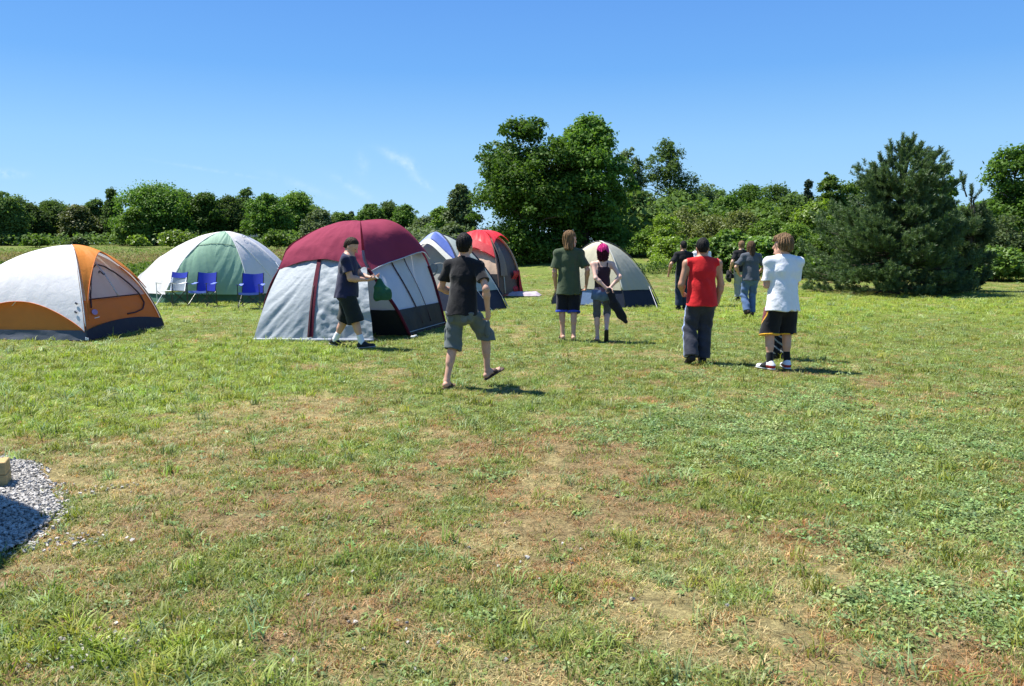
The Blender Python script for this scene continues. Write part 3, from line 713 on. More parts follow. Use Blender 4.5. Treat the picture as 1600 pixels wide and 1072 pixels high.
# --- pines
def pine(loc, W, H, seed, label, nb, spires, skirt=.15, open_top=False):
    rng = np.random.default_rng(seed)
    root = empty("pine_tree", loc, 0, label, 'tree', 'pines')
    mb = MB(); mb.tube([(0, 0, -.1), (.02, 0, .3), (0, .03, H * .4), (.05, 0, H * .75), (0, 0, H * .93)], [.17, .14, .1, .06, .02], 8)
    S = []; Dn = []; Ln = []
    def shoot(p, d, l): S.append(p); Dn.append(d); Ln.append(l)
    for b in range(nb):
        t = rng.uniform(.03, .84); z = H * (t ** .9) * .93
        e = (1 - t ** 1.9) ** .62 * (1 - .18 * (1 - t) ** 6) * (.78 + .22 * math.sin(b * 2.4)) * rng.uniform(.72, 1.05)
        if open_top and t > .58:
            z = H * rng.uniform(.52, .76); L_ = W / 2 * rng.uniform(.14, .46); up_b = True
        else:
            up_b = False; e = (1 - (min(t, .58) / .58) ** 2.6 * .42) * (.80 + .20 * math.sin(b * 2.4)) * rng.uniform(.72, 1.05) if open_top else e; z = z if not open_top else H * t * 1.02; L_ = max(.35, W / 2 * e)
        L_ = max(.35, L_); a = b * 2.39996 + rng.normal(0, .25); rise = .08 + .75 * t + rng.normal(0, .08) + (.55 if up_b else 0)
        dirh = np.array((math.cos(a), math.sin(a), 0)); p0 = np.array((0, 0, z * .92))
        pts = []
        for q in np.linspace(0, 1, 6):
            sag = -.12 * L_ * math.sin(q * 2.2) * (1 - t) * skirt * 4
            pts.append(p0 + dirh * L_ * q * (1 - .12 * t) + np.array((0, 0, rise * L_ * q ** 1.5 * .75 + sag)))
        r0 = .012 + .02 * L_ / (W / 2); mb.tube([tuple(p) for p in pts], [r0, r0 * .85, r0 * .7, r0 * .5, r0 * .35, r0 * .15], 5, cap=False)
        ns = int(10 + L_ * 18) if not up_b else int(8 + L_ * 12)
        for k in range(ns):
            q = 1 - .72 * rng.uniform() ** 1.3; i = min(4, int(q * 5)); f = q * 5 - i; c = pts[i] * (1 - f) + pts[i + 1] * f
            side = np.array((-dirh[1], dirh[0], 0)) * rng.normal(0, .19) * (L_ * .55 + .3) * (1.15 - .5 * q); p = c + side + np.array((0, 0, rng.normal(.06, .10))); p[2] = max(p[2], .08)
            d = dirh * rng.uniform(.2, .9) + side * .9 + np.array((0, 0, rng.uniform(.15, .95))); d = d / np.linalg.norm(d)
            shoot(p, d, rng.uniform(.14, .27))
    for (dx, dy, zt, ln) in spires:     # upright leaders above the crown
        for q in np.linspace(0, 1, int(ln / .09)):
            p = np.array((dx * (1 - .3 * (1 - q)), dy, zt - ln * (1 - q))); shoot(p, np.array((rng.normal(dx * .12, .1), rng.normal(0, .1), 1.0)), .2)
            if q < .8 and rng.uniform() < .75:
                a = rng.uniform(0, 6.28); d = np.array((math.cos(a), math.sin(a), .9)); d /= np.linalg.norm(d)
                for w_ in (.1, .2, .32, .44): shoot(p + d * w_ * (1.25 - q), d * .35 + np.array((0, 0, .75)), .2)
        mb.tube([(dx * .5, dy * .5, zt - ln * 1.4), (dx, dy, zt - .05)], [.03, .01], 5, cap=False)
    S = np.array(S); Dn = np.array(Dn); Dn /= np.linalg.norm(Dn, axis=1)[:, None]; Ln = np.array(Ln); k = 48; n = len(S) * k
    si = np.repeat(np.arange(len(S)), k); q = rng.uniform(0, 1, n); base = S[si] + Dn[si] * (Ln[si] * q)[:, None]
    rd = rng.normal(size=(n, 3)); rd -= Dn[si] * np.sum(rd * Dn[si], 1)[:, None]; rd /= np.linalg.norm(rd, axis=1)[:, None]
    nd = Dn[si] * .75 + rd * .8; nd /= np.linalg.norm(nd, axis=1)[:, None]; ln = rng.uniform(.07, .12, n)[:, None]
    sd2 = np.cross(nd, rng.normal(size=(n, 3))); sd2 /= np.linalg.norm(sd2, axis=1)[:, None]; w = .0085
    V = np.empty((n, 4, 3)); V[:, 0] = base - sd2 * w; V[:, 1] = base + sd2 * w; V[:, 2] = base + nd * ln + sd2 * w * .5; V[:, 3] = base + nd * ln - sd2 * w * .5
    mesh_np("crown", V.reshape(-1, 3), np.arange(4 * n).reshape(-1, 4), LM['needle'], root)
    mb.build("trunk", M_BARK, root, smooth=True)
    return root
loc, W, H = place(1412, 216, 285, 26.6)
pine(loc, W * 1.18, H * .95, 201, 'big bushy dark green pine at the right side of the mown field', 155, [(-.05, 0, H * .99, 1.0), (.36, .1, H * 1.0, .8), (-.42, 0, H * .95, .9), (-.95, .1, H * .80, .8), (.95, 0, H * .9, .8), (1.25, .1, H * .91, .7), (.62, -.3, H * .86, .6), (-.2, -.3, H * .9, .7), (2.0, 0, H * .72, .5), (.15, 0, H * .93, .9), (-.65, .2, H * .88, .8), (.75, .25, H * .95, .7), (-1.25, 0, H * .72, .6), (1.6, 0, H * .82, .6), (.45, -.2, H * .93, .7)], skirt=.5, open_top=True)
loc, W, H = place(1522, 300, 100, 28.2)
pine(loc, W, H, 202, 'smaller pine crowded against the right side of the big pine', 70, [(-.1, 0, H * 1.02, .5), (-.5, 0, H * 1.15, .5)], skirt=.6)

# --- strip of tall weeds behind the tents and the rough meadow beyond
def weeds(name, label, xs0, xs1, ys0, ys1, n, leaf, hmin, hmax, lm, seed, cat, maskf=None, asp=.35, clump=2.2):
    rng = np.random.default_rng(seed); x = rng.uniform(xs0, xs1, n); y = rng.uniform(ys0, ys1, n)
    if maskf is not None: k = maskf(x, y); x, y = x[k], y[k]
    h = hmin + (hmax - hmin) * fbm(x, y, clump, seed, 3) * 1.3; h = h * (1 - .35 * rng.uniform(size=len(x)) ** 3)
    z = hgt_np(x, y) + h * rng.uniform(0, 1, len(x)) ** .75
    nr = rng.normal(size=(len(x), 3)) * .6 + np.array((0, -.2, .7)); nr /= np.linalg.norm(nr, axis=1)[:, None]
    V, F = leaf_quads(rng, np.stack([x, y, z], 1), nr, leaf, asp); o = mesh_np(name, V, F, LM[lm]); tag(o, label, cat, kind='stuff'); return o
lim = lambda x, y: (x > -y * .70 - 2) & (x < -y * .155 - .6)
weeds("tall_weeds", "strip of tall green weeds growing behind the row of tents", -26, -3, 24.5, 33, 36000, .075, .75, 1.2, 'weed', 301, 'weeds', lambda x, y: lim(x, y) & (y > 24.5 + .35 * np.abs(x + 12) * .2))
weeds("meadow_weeds", "rough green meadow between the weed strip and the far trees", -75, -6, 33, 80, 30000, .10, .15, .45, 'weed', 302, 'weeds', lim, clump=5)
LM['brown'] = leaf_mat("dry_grass_stalks", (.15, .115, .055), (.25, .19, .09), .2, .8, .1)
weeds("dry_meadow", "band of brownish dry tall grass across the meadow before the far trees", -60, -8, 43, 58, 34000, .12, .75, 1.25, 'brown', 303, 'grass', lambda x, y: lim(x, y) & (fbm(x, y, 9, 9, 3) > .40), clump=6, asp=.15)
weeds("verge_weeds", "knee-high weeds and vines along the foot of the thicket on the right", 6, 17.5, 34, 39.5, 16000, .06, .2, .9, 'vine', 304, 'weeds', lambda x, y: (y > 35 + .25 * np.abs(x - 14)) & ((x > 10.5) | (y > 38)), asp=.6, clump=1.5)
weeds("pine_weeds", "weeds and fallen growth under the skirts of the pines", 11, 30, 30, 38, 9000, .06, .15, .6, 'mid', 305, 'weeds', lambda x, y: (y > 35.0) & (x > 17), asp=.6, clump=1.5)
weeds("slope_weeds", "tall grass and white-flowered weeds on the grassy slope behind the beige tent", 5.4, 9.4, 40, 48, 9000, .06, .12, .75, 'lime', 306, 'weeds', lambda x, y: np.abs(x - y * .158) > .9, asp=.3, clump=1.5)
weeds("tree_weeds", "undergrowth of leaves in the shade beneath the pair of big trees", -3.5, 7.6, 46.5, 53, 7000, .09, .15, .7, 'mid', 307, 'weeds', None, asp=.6, clump=1.5)

weeds("undergrowth", "dark understorey of saplings along the foot of the far treeline", -95, -2, 92, 112, 22000, .22, .6, 2.0, 'far', 308, 'undergrowth', lambda x, y: (x > -y * .74) & (x < -y * .03), asp=.6, clump=5)
weeds("undergrowth", "dense undergrowth of saplings filling the wood behind the thicket", 5, 50, 50, 72, 30000, .2, 1.0, 4.2, 'far', 309, 'undergrowth', lambda x, y: (x > y * .12), asp=.6, clump=4)
weeds("undergrowth", "bushy undergrowth between the red tent and the far trees", -9, -2, 56, 90, 12000, .2, .8, 2.6, 'grey', 310, 'undergrowth', lambda x, y: (x > -y * .15) & (x < -y * .045), asp=.5, clump=3)
# ------------------------------------------------------------------ tents
def fabric(name, col, trans=.22, rough=.62, spec=.35, bump=.35, bscale=7, var=.05):
    return mat(name, col, rough, spec, var, 3, bump, bscale, trans=trans)
T_WHITE = fabric("fly_white", (.80, .80, .80), .22)
T_ORANGE = fabric("fly_orange", (.80, .27, .035), .3)
T_RUST = fabric("wall_rust_orange", (.72, .20, .032), .28)
T_MESH = fabric("mesh_grey", (.82, .83, .83), .65, .8, .1)
T_NAVY = fabric("floor_navy", (.014, .020, .042), .0, .6, .2)
T_GREY = fabric("fabric_grey", (.36, .40, .43), .15, bump=.5, bscale=9)
T_GREYW = fabric("fabric_white_grey", (.62, .65, .72), .3)
T_CHAR = fabric("floor_charcoal", (.018, .019, .022), .0, .6, .2)
T_MAROON = fabric("fly_maroon", (.25, .036, .072), .12, .85, .12, bump=.45, bscale=6)
T_MAROON_D = fabric("pole_sleeve_maroon", (.085, .012, .025), .0, .8, .1)
T_GREEN = fabric("fly_green", (.26, .44, .31), .22, bump=.35, bscale=6)
T_GREEN_D = fabric("floor_green_shaded", (.035, .10, .055), .0)  # dark green floor with the fly overhang's shade put into the colour
T_CREAMW = fabric("fly_off_white", (.74, .71, .70), .2)
T_LILAC = fabric("fly_lilac_grey", (.52, .54, .62), .2)
T_BLUE = fabric("fly_periwinkle", (.27, .33, .66), .2)
T_BLUE2 = fabric("fly_blue_band", (.10, .16, .46), .2)
T_SAGE = fabric("wall_sage_grey", (.36, .40, .36), .15)
T_WALLG = fabric("wall_warm_grey", (.30, .29, .26), .1)
T_IVORY = fabric("trim_ivory", (.72, .69, .60), .2)
T_RED = fabric("fly_red", (.78, .035, .045), .3, .5, .45)
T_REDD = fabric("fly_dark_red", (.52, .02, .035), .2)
T_BEIGE = fabric("wall_beige", (.62, .43, .30), .2)
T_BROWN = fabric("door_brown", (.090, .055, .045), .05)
T_CREAM = fabric("fly_cream", (.72, .66, .49), .25)
T_CREAMG = fabric("mesh_cream_grey", (.42, .42, .36), .25)
M_POLE = mat("pole_dark", (.03, .03, .032), .4, .5, .05)
M_POLEG = mat("pole_grey", (.45, .45, .47), .35, .5, .05, metal=.6)
M_CORD = mat("guy_cord", (.75, .75, .78), .7, .2, .05)
M_ZIP = mat("zip_tape_dark", (.06, .03, .035), .7, .2, .1)
M_INK = mat("printed_ink", (.10, .13, .16), .8, .1, .05)
M_PATCH = mat("logo_patch_violet", (.33, .22, .42), .7, .2, .1)

def wn2(U, V, fu, fv, seed, ph=0): return fbm(U * fu + ph, V * fv, 1.0, seed, 3) - .5
class Dome:
    def __init__(s, base, apex, p=1.0, q=1.0, k=.5):
        s.k = k; s.custom = {}
        s.B = [np.array(b, float) for b in base]; s.A = np.array(apex, float); s.p = p; s.q = q; s.C = np.mean(s.B, 0)
    def set_arc(s, i, pts):
        P = np.array(pts + [tuple(s.A)], float); tv = np.arcsin(np.clip(P[:, 2] / s.A[2], 0, 1)) / (math.pi / 2)
        t = np.linspace(0, 1, 80); Q = np.stack([np.interp(t, tv, P[:, c]) for c in range(3)], 1)
        for _ in range(14): Q[1:-1] = Q[1:-1] * .5 + .25 * (Q[:-2] + Q[2:])
        Q[:, 2] = s.A[2] * np.sin(t * math.pi / 2); s.custom[i] = (t, Q)
    def arc(s, i, v, p=None):
        if i % len(s.B) in s.custom:
            t, Q = s.custom[i % len(s.B)]; return np.stack([np.interp(v, t, Q[:, c]) for c in range(3)], 1)
        t0 = s.k * math.pi / 3; th = t0 + np.clip(v, 0, 1) * (math.pi / 2 - t0); s0 = math.sin(t0) ** s.q; r = (np.cos(th) / math.cos(t0)) ** (p or s.p); z = (np.sin(th) ** s.q - s0) / (1 - s0)
        b = s.B[i % len(s.B)]; A = s.A
        P = np.empty((len(v), 3)); P[:, 0] = A[0] + (b[0] - A[0]) * r; P[:, 1] = A[1] + (b[1] - A[1]) * r; P[:, 2] = b[2] + (A[2] - b[2]) * z
        return P
    def panel(s, i, j, u, v, off=0.0, bulge=0.0):
        a = s.arc(i, v); b = s.arc(j, v); P = a * (1 - u)[:, None] + b * u[:, None]
        m = (s.B[i % len(s.B)] + s.B[j % len(s.B)]) / 2 - s.C; m[2] = 0; m /= np.linalg.norm(m) + 1e-9
        th = v * math.pi / 2
        n = np.stack([m[0] * np.cos(th), m[1] * np.cos(th), np.sin(th)], 1)
        return P + n * (off + bulge * 4 * u * (1 - u) * np.sin(np.pi * np.clip(v, 0, 1)))[:, None]
def surf(name, fn, nu, nv, m, root, wr=None, flip=False):
    u, v = np.meshgrid(np.linspace(0, 1, nu), np.linspace(0, 1, nv)); U = u.ravel(); V = v.ravel()
    P = fn(U, V)
    if wr is not None:
        Q = P.reshape(nv, nu, 3); du = np.gradient(Q, axis=1); dv = np.gradient(Q, axis=0); n = np.cross(du, dv); n /= np.linalg.norm(n, axis=2)[..., None] + 1e-9
        P = P + n.reshape(-1, 3) * wr(U, V)[:, None]
    P = P - np.array(root.location)
    ii, jj = np.meshgrid(np.arange(nu - 1), np.arange(nv - 1)); q = (jj * nu + ii).ravel()
    return mesh_np(name, P, np.stack([q, q + 1, q + nu + 1, q + nu], 1), m, root)
def line(name, fn, n, rad, m, root, t0=0, t1=1, sides=6):
    t = np.linspace(t0, t1, n); P = fn(t) - np.array(root.location); mb = MB(); mb.tube([tuple(p) for p in P], rad, sides); return mb.build(name, m, root, smooth=True)
def cord(name, a, b, rad, m, root):
    mb = MB(); o = Vector(root.location); mb.tube([Vector(a) - o, Vector(b) - o], rad, 5); return mb.build(name, m, root)
def ones(t, k): return np.full(len(t), float(k))
def text_mesh(name, body, size, m, root, M, shear=0.0):
    cu = bpy.data.curves.new(name, 'FONT'); cu.body = body; cu.size = size; cu.shear = shear; cu.extrude = .001
    o = bpy.data.objects.new(name + "_curve", cu); COL.objects.link(o); dg = bpy.context.evaluated_depsgraph_get(); me = bpy.data.meshes.new_from_object(o.evaluated_get(dg))
    bpy.data.objects.remove(o); me.materials.clear(); me.materials.append(m); r = bpy.data.objects.new(name, me); COL.objects.link(r); r.parent = root; r.matrix_local = M; return r
def frame_on(fn, u, v, du, root, off=.012):
    """local matrix lying on a panel at (u,v), x axis along +u"""
    P = fn(np.array([u, u + du, u]), np.array([v, v, v + .02])); a, b, c = [Vector(p) for p in P]
    x = (b - a).normalized(); y = (c - a).normalized(); z = x.cross(y).normalized(); y = z.cross(x)
    p = a + z * off - Vector(root.location); M = Matrix(((x.x, y.x, z.x, p.x), (x.y, y.y, z.y, p.y), (x.z, y.z, z.z, p.z), (0, 0, 0, 1))); return M

# ---- orange and white dome tent, left edge
A_ = G(136, 532); B_ = G(256, 509); D_ = A_ + Vector((-2.75, .25, 0)); C_ = B_ + (D_ - A_)
cen = (A_ + B_ + C_ + D_) / 4
root = empty("dome_tent", cen, 0, "orange and white dome tent with mesh window, at the left edge of the row", "tent", "tents pitched on the field")
ap = at(112, 387, 14.5)
d = Dome([A_, B_, C_, D_], ap, 1.05, 1.0, .42)
hemS = lambda u: .05 + .19 * np.sin(np.pi * np.clip(u, 0, 1)) ** .8
hemE = lambda u: np.where(u < .5, .12 + .50 * np.sin(np.pi * np.clip(u, 0, 1)) ** .5, .30 + .32 * np.sin(np.pi * np.clip(u, 0, 1)) ** .6)
fS = lambda u, v: d.panel(3, 0, u, hemS(u) + (1 - hemS(u)) * v, .045, .04)
surf("white_fly", fS, 60, 40, T_WHITE, root, lambda u, v: .022 * wn2(u + v * .35, v, 16, 2.5, 3) * (1 - v) + .012 * wn2(u, v, 5, 5, 4))
fN = lambda u, v: d.panel(1, 2, u, hemS(u) + (1 - hemS(u)) * v, .045, .04); surf("white_fly", fN, 30, 20, T_WHITE, root)
fW = lambda u, v: d.panel(2, 3, u, hemS(u) + (1 - hemS(u)) * v, .045, .04); surf("white_fly", fW, 30, 20, T_WHITE, root)
fE = lambda u, v: d.panel(0, 1, u, hemE(u) + (1 - hemE(u)) * v, .055 + .13 * np.exp(-((u - .45) / .3) ** 2) * (1 - v) ** 2, .03)
surf("orange_fly", fE, 60, 30, T_ORANGE, root, lambda u, v: .02 * wn2(u, v, 14, 3, 7) * (1 - v))
line("hem_binding", lambda t: fE(t, ones(t, 0)), 60, .008, T_RUST, root)
line("hem_binding", lambda t: fS(t, ones(t, 0)), 60, .007, T_RUST, root)
bS = lambda u, v: d.panel(3, 0, u, .10 + .5 * v, -.02, -.02)
for (i, j) in ((3, 0), (1, 2), (2, 3)):
    f_ = lambda u, v, i=i, j=j: d.panel(i, j, u, .055 + .5 * v, -.02, -.02)
    surf("wall", f_, 50, 16, T_RUST if i != 3 else T_ORANGE, root, lambda u, v: .02 * wn2(u, v, 18, 2, 12) * (1 - v))
    f2 = lambda u, v, i=i, j=j: d.panel(i, j, u, .06 * v, .015 * (1 - v), 0); surf("floor_band", f2, 40, 6, fabric("floor_sunlit_grey", (.085, .098, .12), .0, .6, .2), root, lambda u, v: .030 * wn2(u, v, 9, 2, 15))  # floor band's sunlit look put into a paler colour than the door side
fband = lambda u: .03 + .068 * np.sin(np.pi * np.clip(u * .8 + .1, 0, 1)) ** .7
fD = lambda u, v: d.panel(0, 1, u, fband(u) + (.26 - fband(u)) * v, -.02, -.01); surf("door_wall", fD, 50, 20, T_RUST, root, lambda u, v: .022 * wn2(u + .3 * v, v, 7, 3, 21))
fM = lambda u, v: d.panel(0, 1, u, .26 + .7 * v, -.025, -.03); surf("mesh_window", fM, 40, 20, T_MESH, root, lambda u, v: .03 * wn2(u, v, 12, 3, 22))
f2 = lambda u, v: d.panel(0, 1, u, fband(u) * v, .01, 0); surf("floor_band", f2, 50, 6, T_NAVY, root, lambda u, v: .015 * wn2(u, v, 9, 2, 16))
# inner half-open flap, zip, pole, guy line
fP = lambda u, v: d.panel(0, 1, u, v, .0, 0)
zp = np.array([(.10, .20), (.12, .29), (.19, .42), (.30, .53), (.45, .58), (.60, .55), (.72, .47), (.82, .36), (.875, .26), (.87, .19), (.80, .145), (.68, .128), (.56, .125)])
tt = np.linspace(0, 1, len(zp)); zi = lambda t: fP(np.interp(t, tt, zp[:, 0]), np.interp(t, tt, zp[:, 1]))
line("door_zip", zi, 60, .014, M_ZIP, root)
line("window_sill_tape", lambda t: fP(.1 + .76 * t, ones(t, .262)), 20, .012, M_ZIP, root)
line("tent_pole", lambda t: d.panel(0, 1, .50 - .16 * t, .26 + .62 * t, .03), 24, .011, M_POLEG, root)
line("window_clip", lambda t: d.panel(0, 1, .36 + .10 * t, .47 + .02 * np.sin(t * 6), .03), 8, .012, M_POLE, root)
for k in range(4): line("tent_pole", lambda t, k=k: d.arc(k, t) + np.array((0, 0, .03)), 40, .010, M_POLE, root, 0, 1)
line("seam_binding", lambda t: d.arc(0, .07 + t * .93) + np.array((.012, -.03, .05)), 40, .009, T_WHITE, root)
P0 = fS(np.array([.49]), np.array([0.]))[0]; st = G(0, 518); cord("guy_line", P0, (st.x - .05, st.y - .35, .0), .006, M_CORD, root)
mb = MB(); Mx = frame_on(fD, .13, .50, .05, root, .03)
ring = [Mx @ Vector((.085 * math.cos(a), .05 * math.sin(a), 0)) for a in np.linspace(0, 6.2832, 24, endpoint=False)]; c0 = Mx @ Vector((0, 0, .002))
mb.add([tuple(c0)] + [tuple(r) for r in ring], [(0, 1 + k, 1 + (k + 1) % 24, 1 + (k + 2) % 24) for k in range(0, 24, 2)]); mb.build("logo_patch", M_PATCH, root)
mb = MB(); mb.box((0, 0, 0), .15, .012, .002); o = mb.build("logo_line", M_CORD, root); Mx2 = frame_on(fD, .145, .28, .05, root, .03); o.matrix_local = Mx2
mb = MB(); mb.box((0, 0, .02), .03, .02, .05, bev=.004); mb.box((.03, 0, .015), .02, .02, .04, bev=.004); o = mb.build("corner_clip", M_CORD, root); o.location = Vector(A_) - cen + Vector((0, -.02, .01))
for (uu, vv) in ((.965, .16), (.955, .09)):
    Mx = frame_on(fS, uu, vv, .02, root, .02); mb = MB(); mb.box((0, 0, 0), .05, .03, .01); o = mb.build("hook_tab", M_POLE, root); o.matrix_local = Mx

# ---- green and white dome tent with the camp chairs
bp = [G(192, 468), G(254, 473.5), G(394, 474), G(468, 466)]
bp += [bp[3] + Vector((-.5, 2.4, 0)), bp[0] + Vector((.8, 2.6, 0))]
ap = at(352, 364, 23.0); cen = sum(bp, Vector()) / 6
root = empty("dome_tent", cen, 0, "low green and white dome tent with three blue chairs before it", "tent", "tents pitched on the field")
d = Dome(bp, ap, 1.18, .86, .62)
pan = lambda i, off=.03, bl=.05: (lambda u, v: d.panel(i, i + 1, u, .065 + .935 * v, off, bl))
fold = lambda a, seed, fu=22: (lambda u, v: a * wn2(u + .9 * v, v, fu, 1.6, seed) * (1 - v * .8) * (.4 + np.abs(u - .5) * 1.4))
surf("white_fly", pan(0), 40, 40, T_CREAMW, root, fold(.11, 1, 9))
fG = pan(1, .035, .10); surf("green_fly", fG, 90, 50, T_GREEN, root, lambda u, v: .11 * wn2(u * (1) + .75 * v * np.sign(.55 - u), v, 15, 2.2, 5) * (1 - v) ** .7 * (.35 + 1.2 * np.abs(u - .55)))
fT = pan(2, .035, .10); surf("white_fly", fT, 50, 40, T_CREAMW, root, fold(.035, 8, 8))
surf("grey_fly", pan(3, .03, .06), 40, 40, T_LILAC, root); surf("grey_fly", pan(4), 30, 30, T_LILAC, root); surf("grey_fly", pan(5), 30, 30, T_CREAMW, root)
for i in range(6):
    f2 = lambda u, v, i=i: d.panel(i, i + 1, u, .08 * v, -.03, 0); surf("floor_band", f2, 30, 6, T_GREEN_D, root, lambda u, v: .03 * wn2(u, v, 9, 2, 30))
for i in (1, 2, 3): line("seam_piping", lambda t, i=i: d.arc(i, .065 + .935 * t) + np.array((0, -.03, .035)), 40, .016, T_WHITE, root)
line("roof_seam", lambda t: fG(t, ones(t, .52)) + np.array((0, -.012, 0)), 30, .006, T_GREEN_D, root)
line("flap_edge", lambda t: fT(.06 + .62 * t, .62 - .62 * t) + np.array((0, -.02, 0)), 30, .016, T_WHITE, root)
text_mesh("printed_name", "Greatland", .17, M_INK, root, frame_on(fT, .34, .60, .1, root, .05), .2)

for (i_, v_, q_) in ((1, .3, (240, 482)), (3, .35, (478, 474))):
    e_ = G(*q_); cord('guy_line', d.arc(i_, np.array([v_]))[0] + np.array((0, -.03, .03)), (e_.x, e_.y, 0), .006, M_CORD, root)

# ---- big maroon and grey dome tent with a vestibule
SW, SE, NE = G(412, 505), G(641, 524), G(694, 511)
SW = Vector((-4.62, 14.35, 0)); SE = Vector((-1.84, 13.95, 0)); NE = Vector((-1.36, 15.85, 0)); NW = SW + (NE - SE)
cen = (SW + SE + NE + NW) / 4
root = empty("family_tent", cen, 0, "big grey tent with maroon roof and front vestibule, beside the man in navy", "tent", "tents pitched on the field")
ap = at(563, 350, 15.1); d = Dome([SW, SE, NE, NW], ap, .98, 1.0, .0)
d.set_arc(0, [(-4.58, 14.3, 0), (-4.52, 14.2, .45), (-4.32, 14.1, .93), (-4.12, 14.1, 1.22), (-4.08, 14.32, 1.53), (-3.52, 14.8, 1.90)])
d.set_arc(1, [(-1.84, 13.95, 0), (-2.0, 13.75, .43), (-2.3, 13.65, .90), (-2.60, 13.72, 1.28), (-2.70, 14.1, 1.80)])
d.set_arc(2, [(-1.36, 15.85, 0), (-1.55, 15.70, .85), (-1.73, 15.50, 1.40), (-1.98, 15.3, 1.74), (-2.4, 15.2, 2.0)])
hem = lambda u: .385 + .05 * np.sin(np.pi * u)
brow = lambda u, v: .05 + .26 * np.exp(-((u - .5) / .42) ** 2) * (1 - v) ** .8
fR = lambda u, v: d.panel(0, 1, u, hem(u) + (1 - hem(u)) * v, .05, .10)
surf("roof_fly", fR, 70, 40, T_MAROON, root, lambda u, v: .075 * wn2(u + .25 * v, v, 5, 6, 41) * (1 - v) ** .6 + .02 * wn2(u, v, 14, 3, 45) * (1 - v))
hemE2 = lambda u: .385 + .06 * u + .03 * np.sin(np.pi * u)
fR2 = lambda u, v: d.panel(1, 2, u, hemE2(u) + (1 - hemE2(u)) * v, .05 + .20 * np.exp(-((u - .75) / .2) ** 2) * (1 - v) ** .7, .03)
surf("roof_fly", fR2, 50, 34, T_MAROON, root, lambda u, v: .03 * wn2(u, v, 6, 4, 43) * (1 - v))
fR3 = lambda u, v: d.panel(2, 3, u, hem(u) + (1 - hem(u)) * v, .06, .08); surf("roof_fly", fR3, 30, 20, T_MAROON, root)
fR4 = lambda u, v: d.panel(3, 0, u, hem(u) + (1 - hem(u)) * v, .06, .05); surf("roof_fly", fR4, 40, 26, T_MAROON, root, lambda u, v: .03 * wn2(u, v, 6, 4, 44) * (1 - v))
line("hem_binding", lambda t: fR2(t, ones(t, 0)) + np.array((0, -.005, -.005)), 40, .010, T_GREYW, root)
line("hem_binding", lambda t: fR4(t, ones(t, 0)), 40, .010, T_GREYW, root)
for (i, j) in ((0, 1), (1, 2), (2, 3), (3, 0)):
    f1 = lambda u, v, i=i, j=j: d.panel(i, j, u, .125 + .42 * v, -.01, .0)
    surf("wall", f1, 44, 26, T_GREYW, root, lambda u, v: .02 * wn2(u, v, 7, 3, 47))
    f2 = lambda u, v, i=i, j=j: d.panel(i, j, u, .15 * v, .008, .03); surf("lower_wall", f2, 40, 12, T_CHAR, root, lambda u, v: .025 * wn2(u, v, 7, 2, 49))
fEa = lambda u, v: d.panel(1, 2, u, v, .012, 0)
for (u0, u1) in ((.40, .62),):
    f3 = lambda u, v, u0=u0, u1=u1: fEa(u0 + (u1 - u0) * u, .14 + .42 * v); surf("window", f3, 16, 20, T_MESH, root, lambda u, v: .02 * wn2(u, v, 5, 2, 51))
for uu in (.40, .62): line("window_tape", lambda t, uu=uu: fEa(ones(t, uu), .05 + .55 * t), 20, .012, M_ZIP, root)
line("hem_binding", lambda t: fEa(t, ones(t, .02)) + np.array((.01, 0, 0)), 20, .008, T_GREY, root)
for k in range(4): line("pole_sleeve", lambda t, k=k: d.arc(k, t) + np.array((0, -.02, .02)), 44, .030, T_MAROON_D, root, .0, .40)
# vestibule: curved top against the roof hem, straight foot pegged forward
VL = np.array(G(396, 532)); VR = np.array(G(584, 533))
def fV(u, v):
    top = d.panel(0, 1, u, hem(u) + .02, .03, .05); s = np.clip(u * 1.0, 0, 1)
    bot = VL[None] * (1 - s)[:, None] + VR[None] * s[:, None] + np.array((0, 0, .015)); w = v[:, None]
    P = bot * (1 - w) + top * w; P[:, 1] -= .10 * np.sin(np.pi * v) * (.6 + .4 * u); P[:, 2] += .05 * np.sin(np.pi * v); return P
ves_w = lambda u, v: (.11 * wn2(u - .55 * v, v, 9, 1.5, 61) * (1 - v * .6) * (u < .46) + .07 * wn2(u, v, 11, 11, 62) * (u > .46) * (1 - .4 * v)) * np.clip(np.abs(u - .46) * 12, 0, 1) * np.clip(u * 12, 0, 1)
surf("vestibule", fV, 90, 60, T_GREY, root, ves_w)
def strip(u, v): return fV(.475 + .045 * (u - .5) * (1.1 - .1 * v), .03 + .97 * v) + np.array((0, -.025, .004))
surf("zip_strip", strip, 4, 30, T_MAROON_D, root, lambda u, v: .008 * wn2(u, v, 3, 14, 63))
line("door_zip", lambda t: fV(ones(t, .465), .03 + .6 * t) + np.array((0, -.03, 0)), 24, .012, M_ZIP, root)
line("vestibule_hem", lambda t: fV(t, ones(t, .0)) + np.array((0, -.01, .005)), 30, .022, T_GREYW, root)
line("peg_loop", lambda t: np.array(VL)[None] + np.stack([-.12 * t, -.02 * t, .05 - .05 * t], 1), 4, .008, M_POLE, root)
line("peg_loop", lambda t: np.array(VR)[None] + np.stack([.10 * t, -.02 * t, .05 - .05 * t], 1), 4, .008, M_POLE, root)

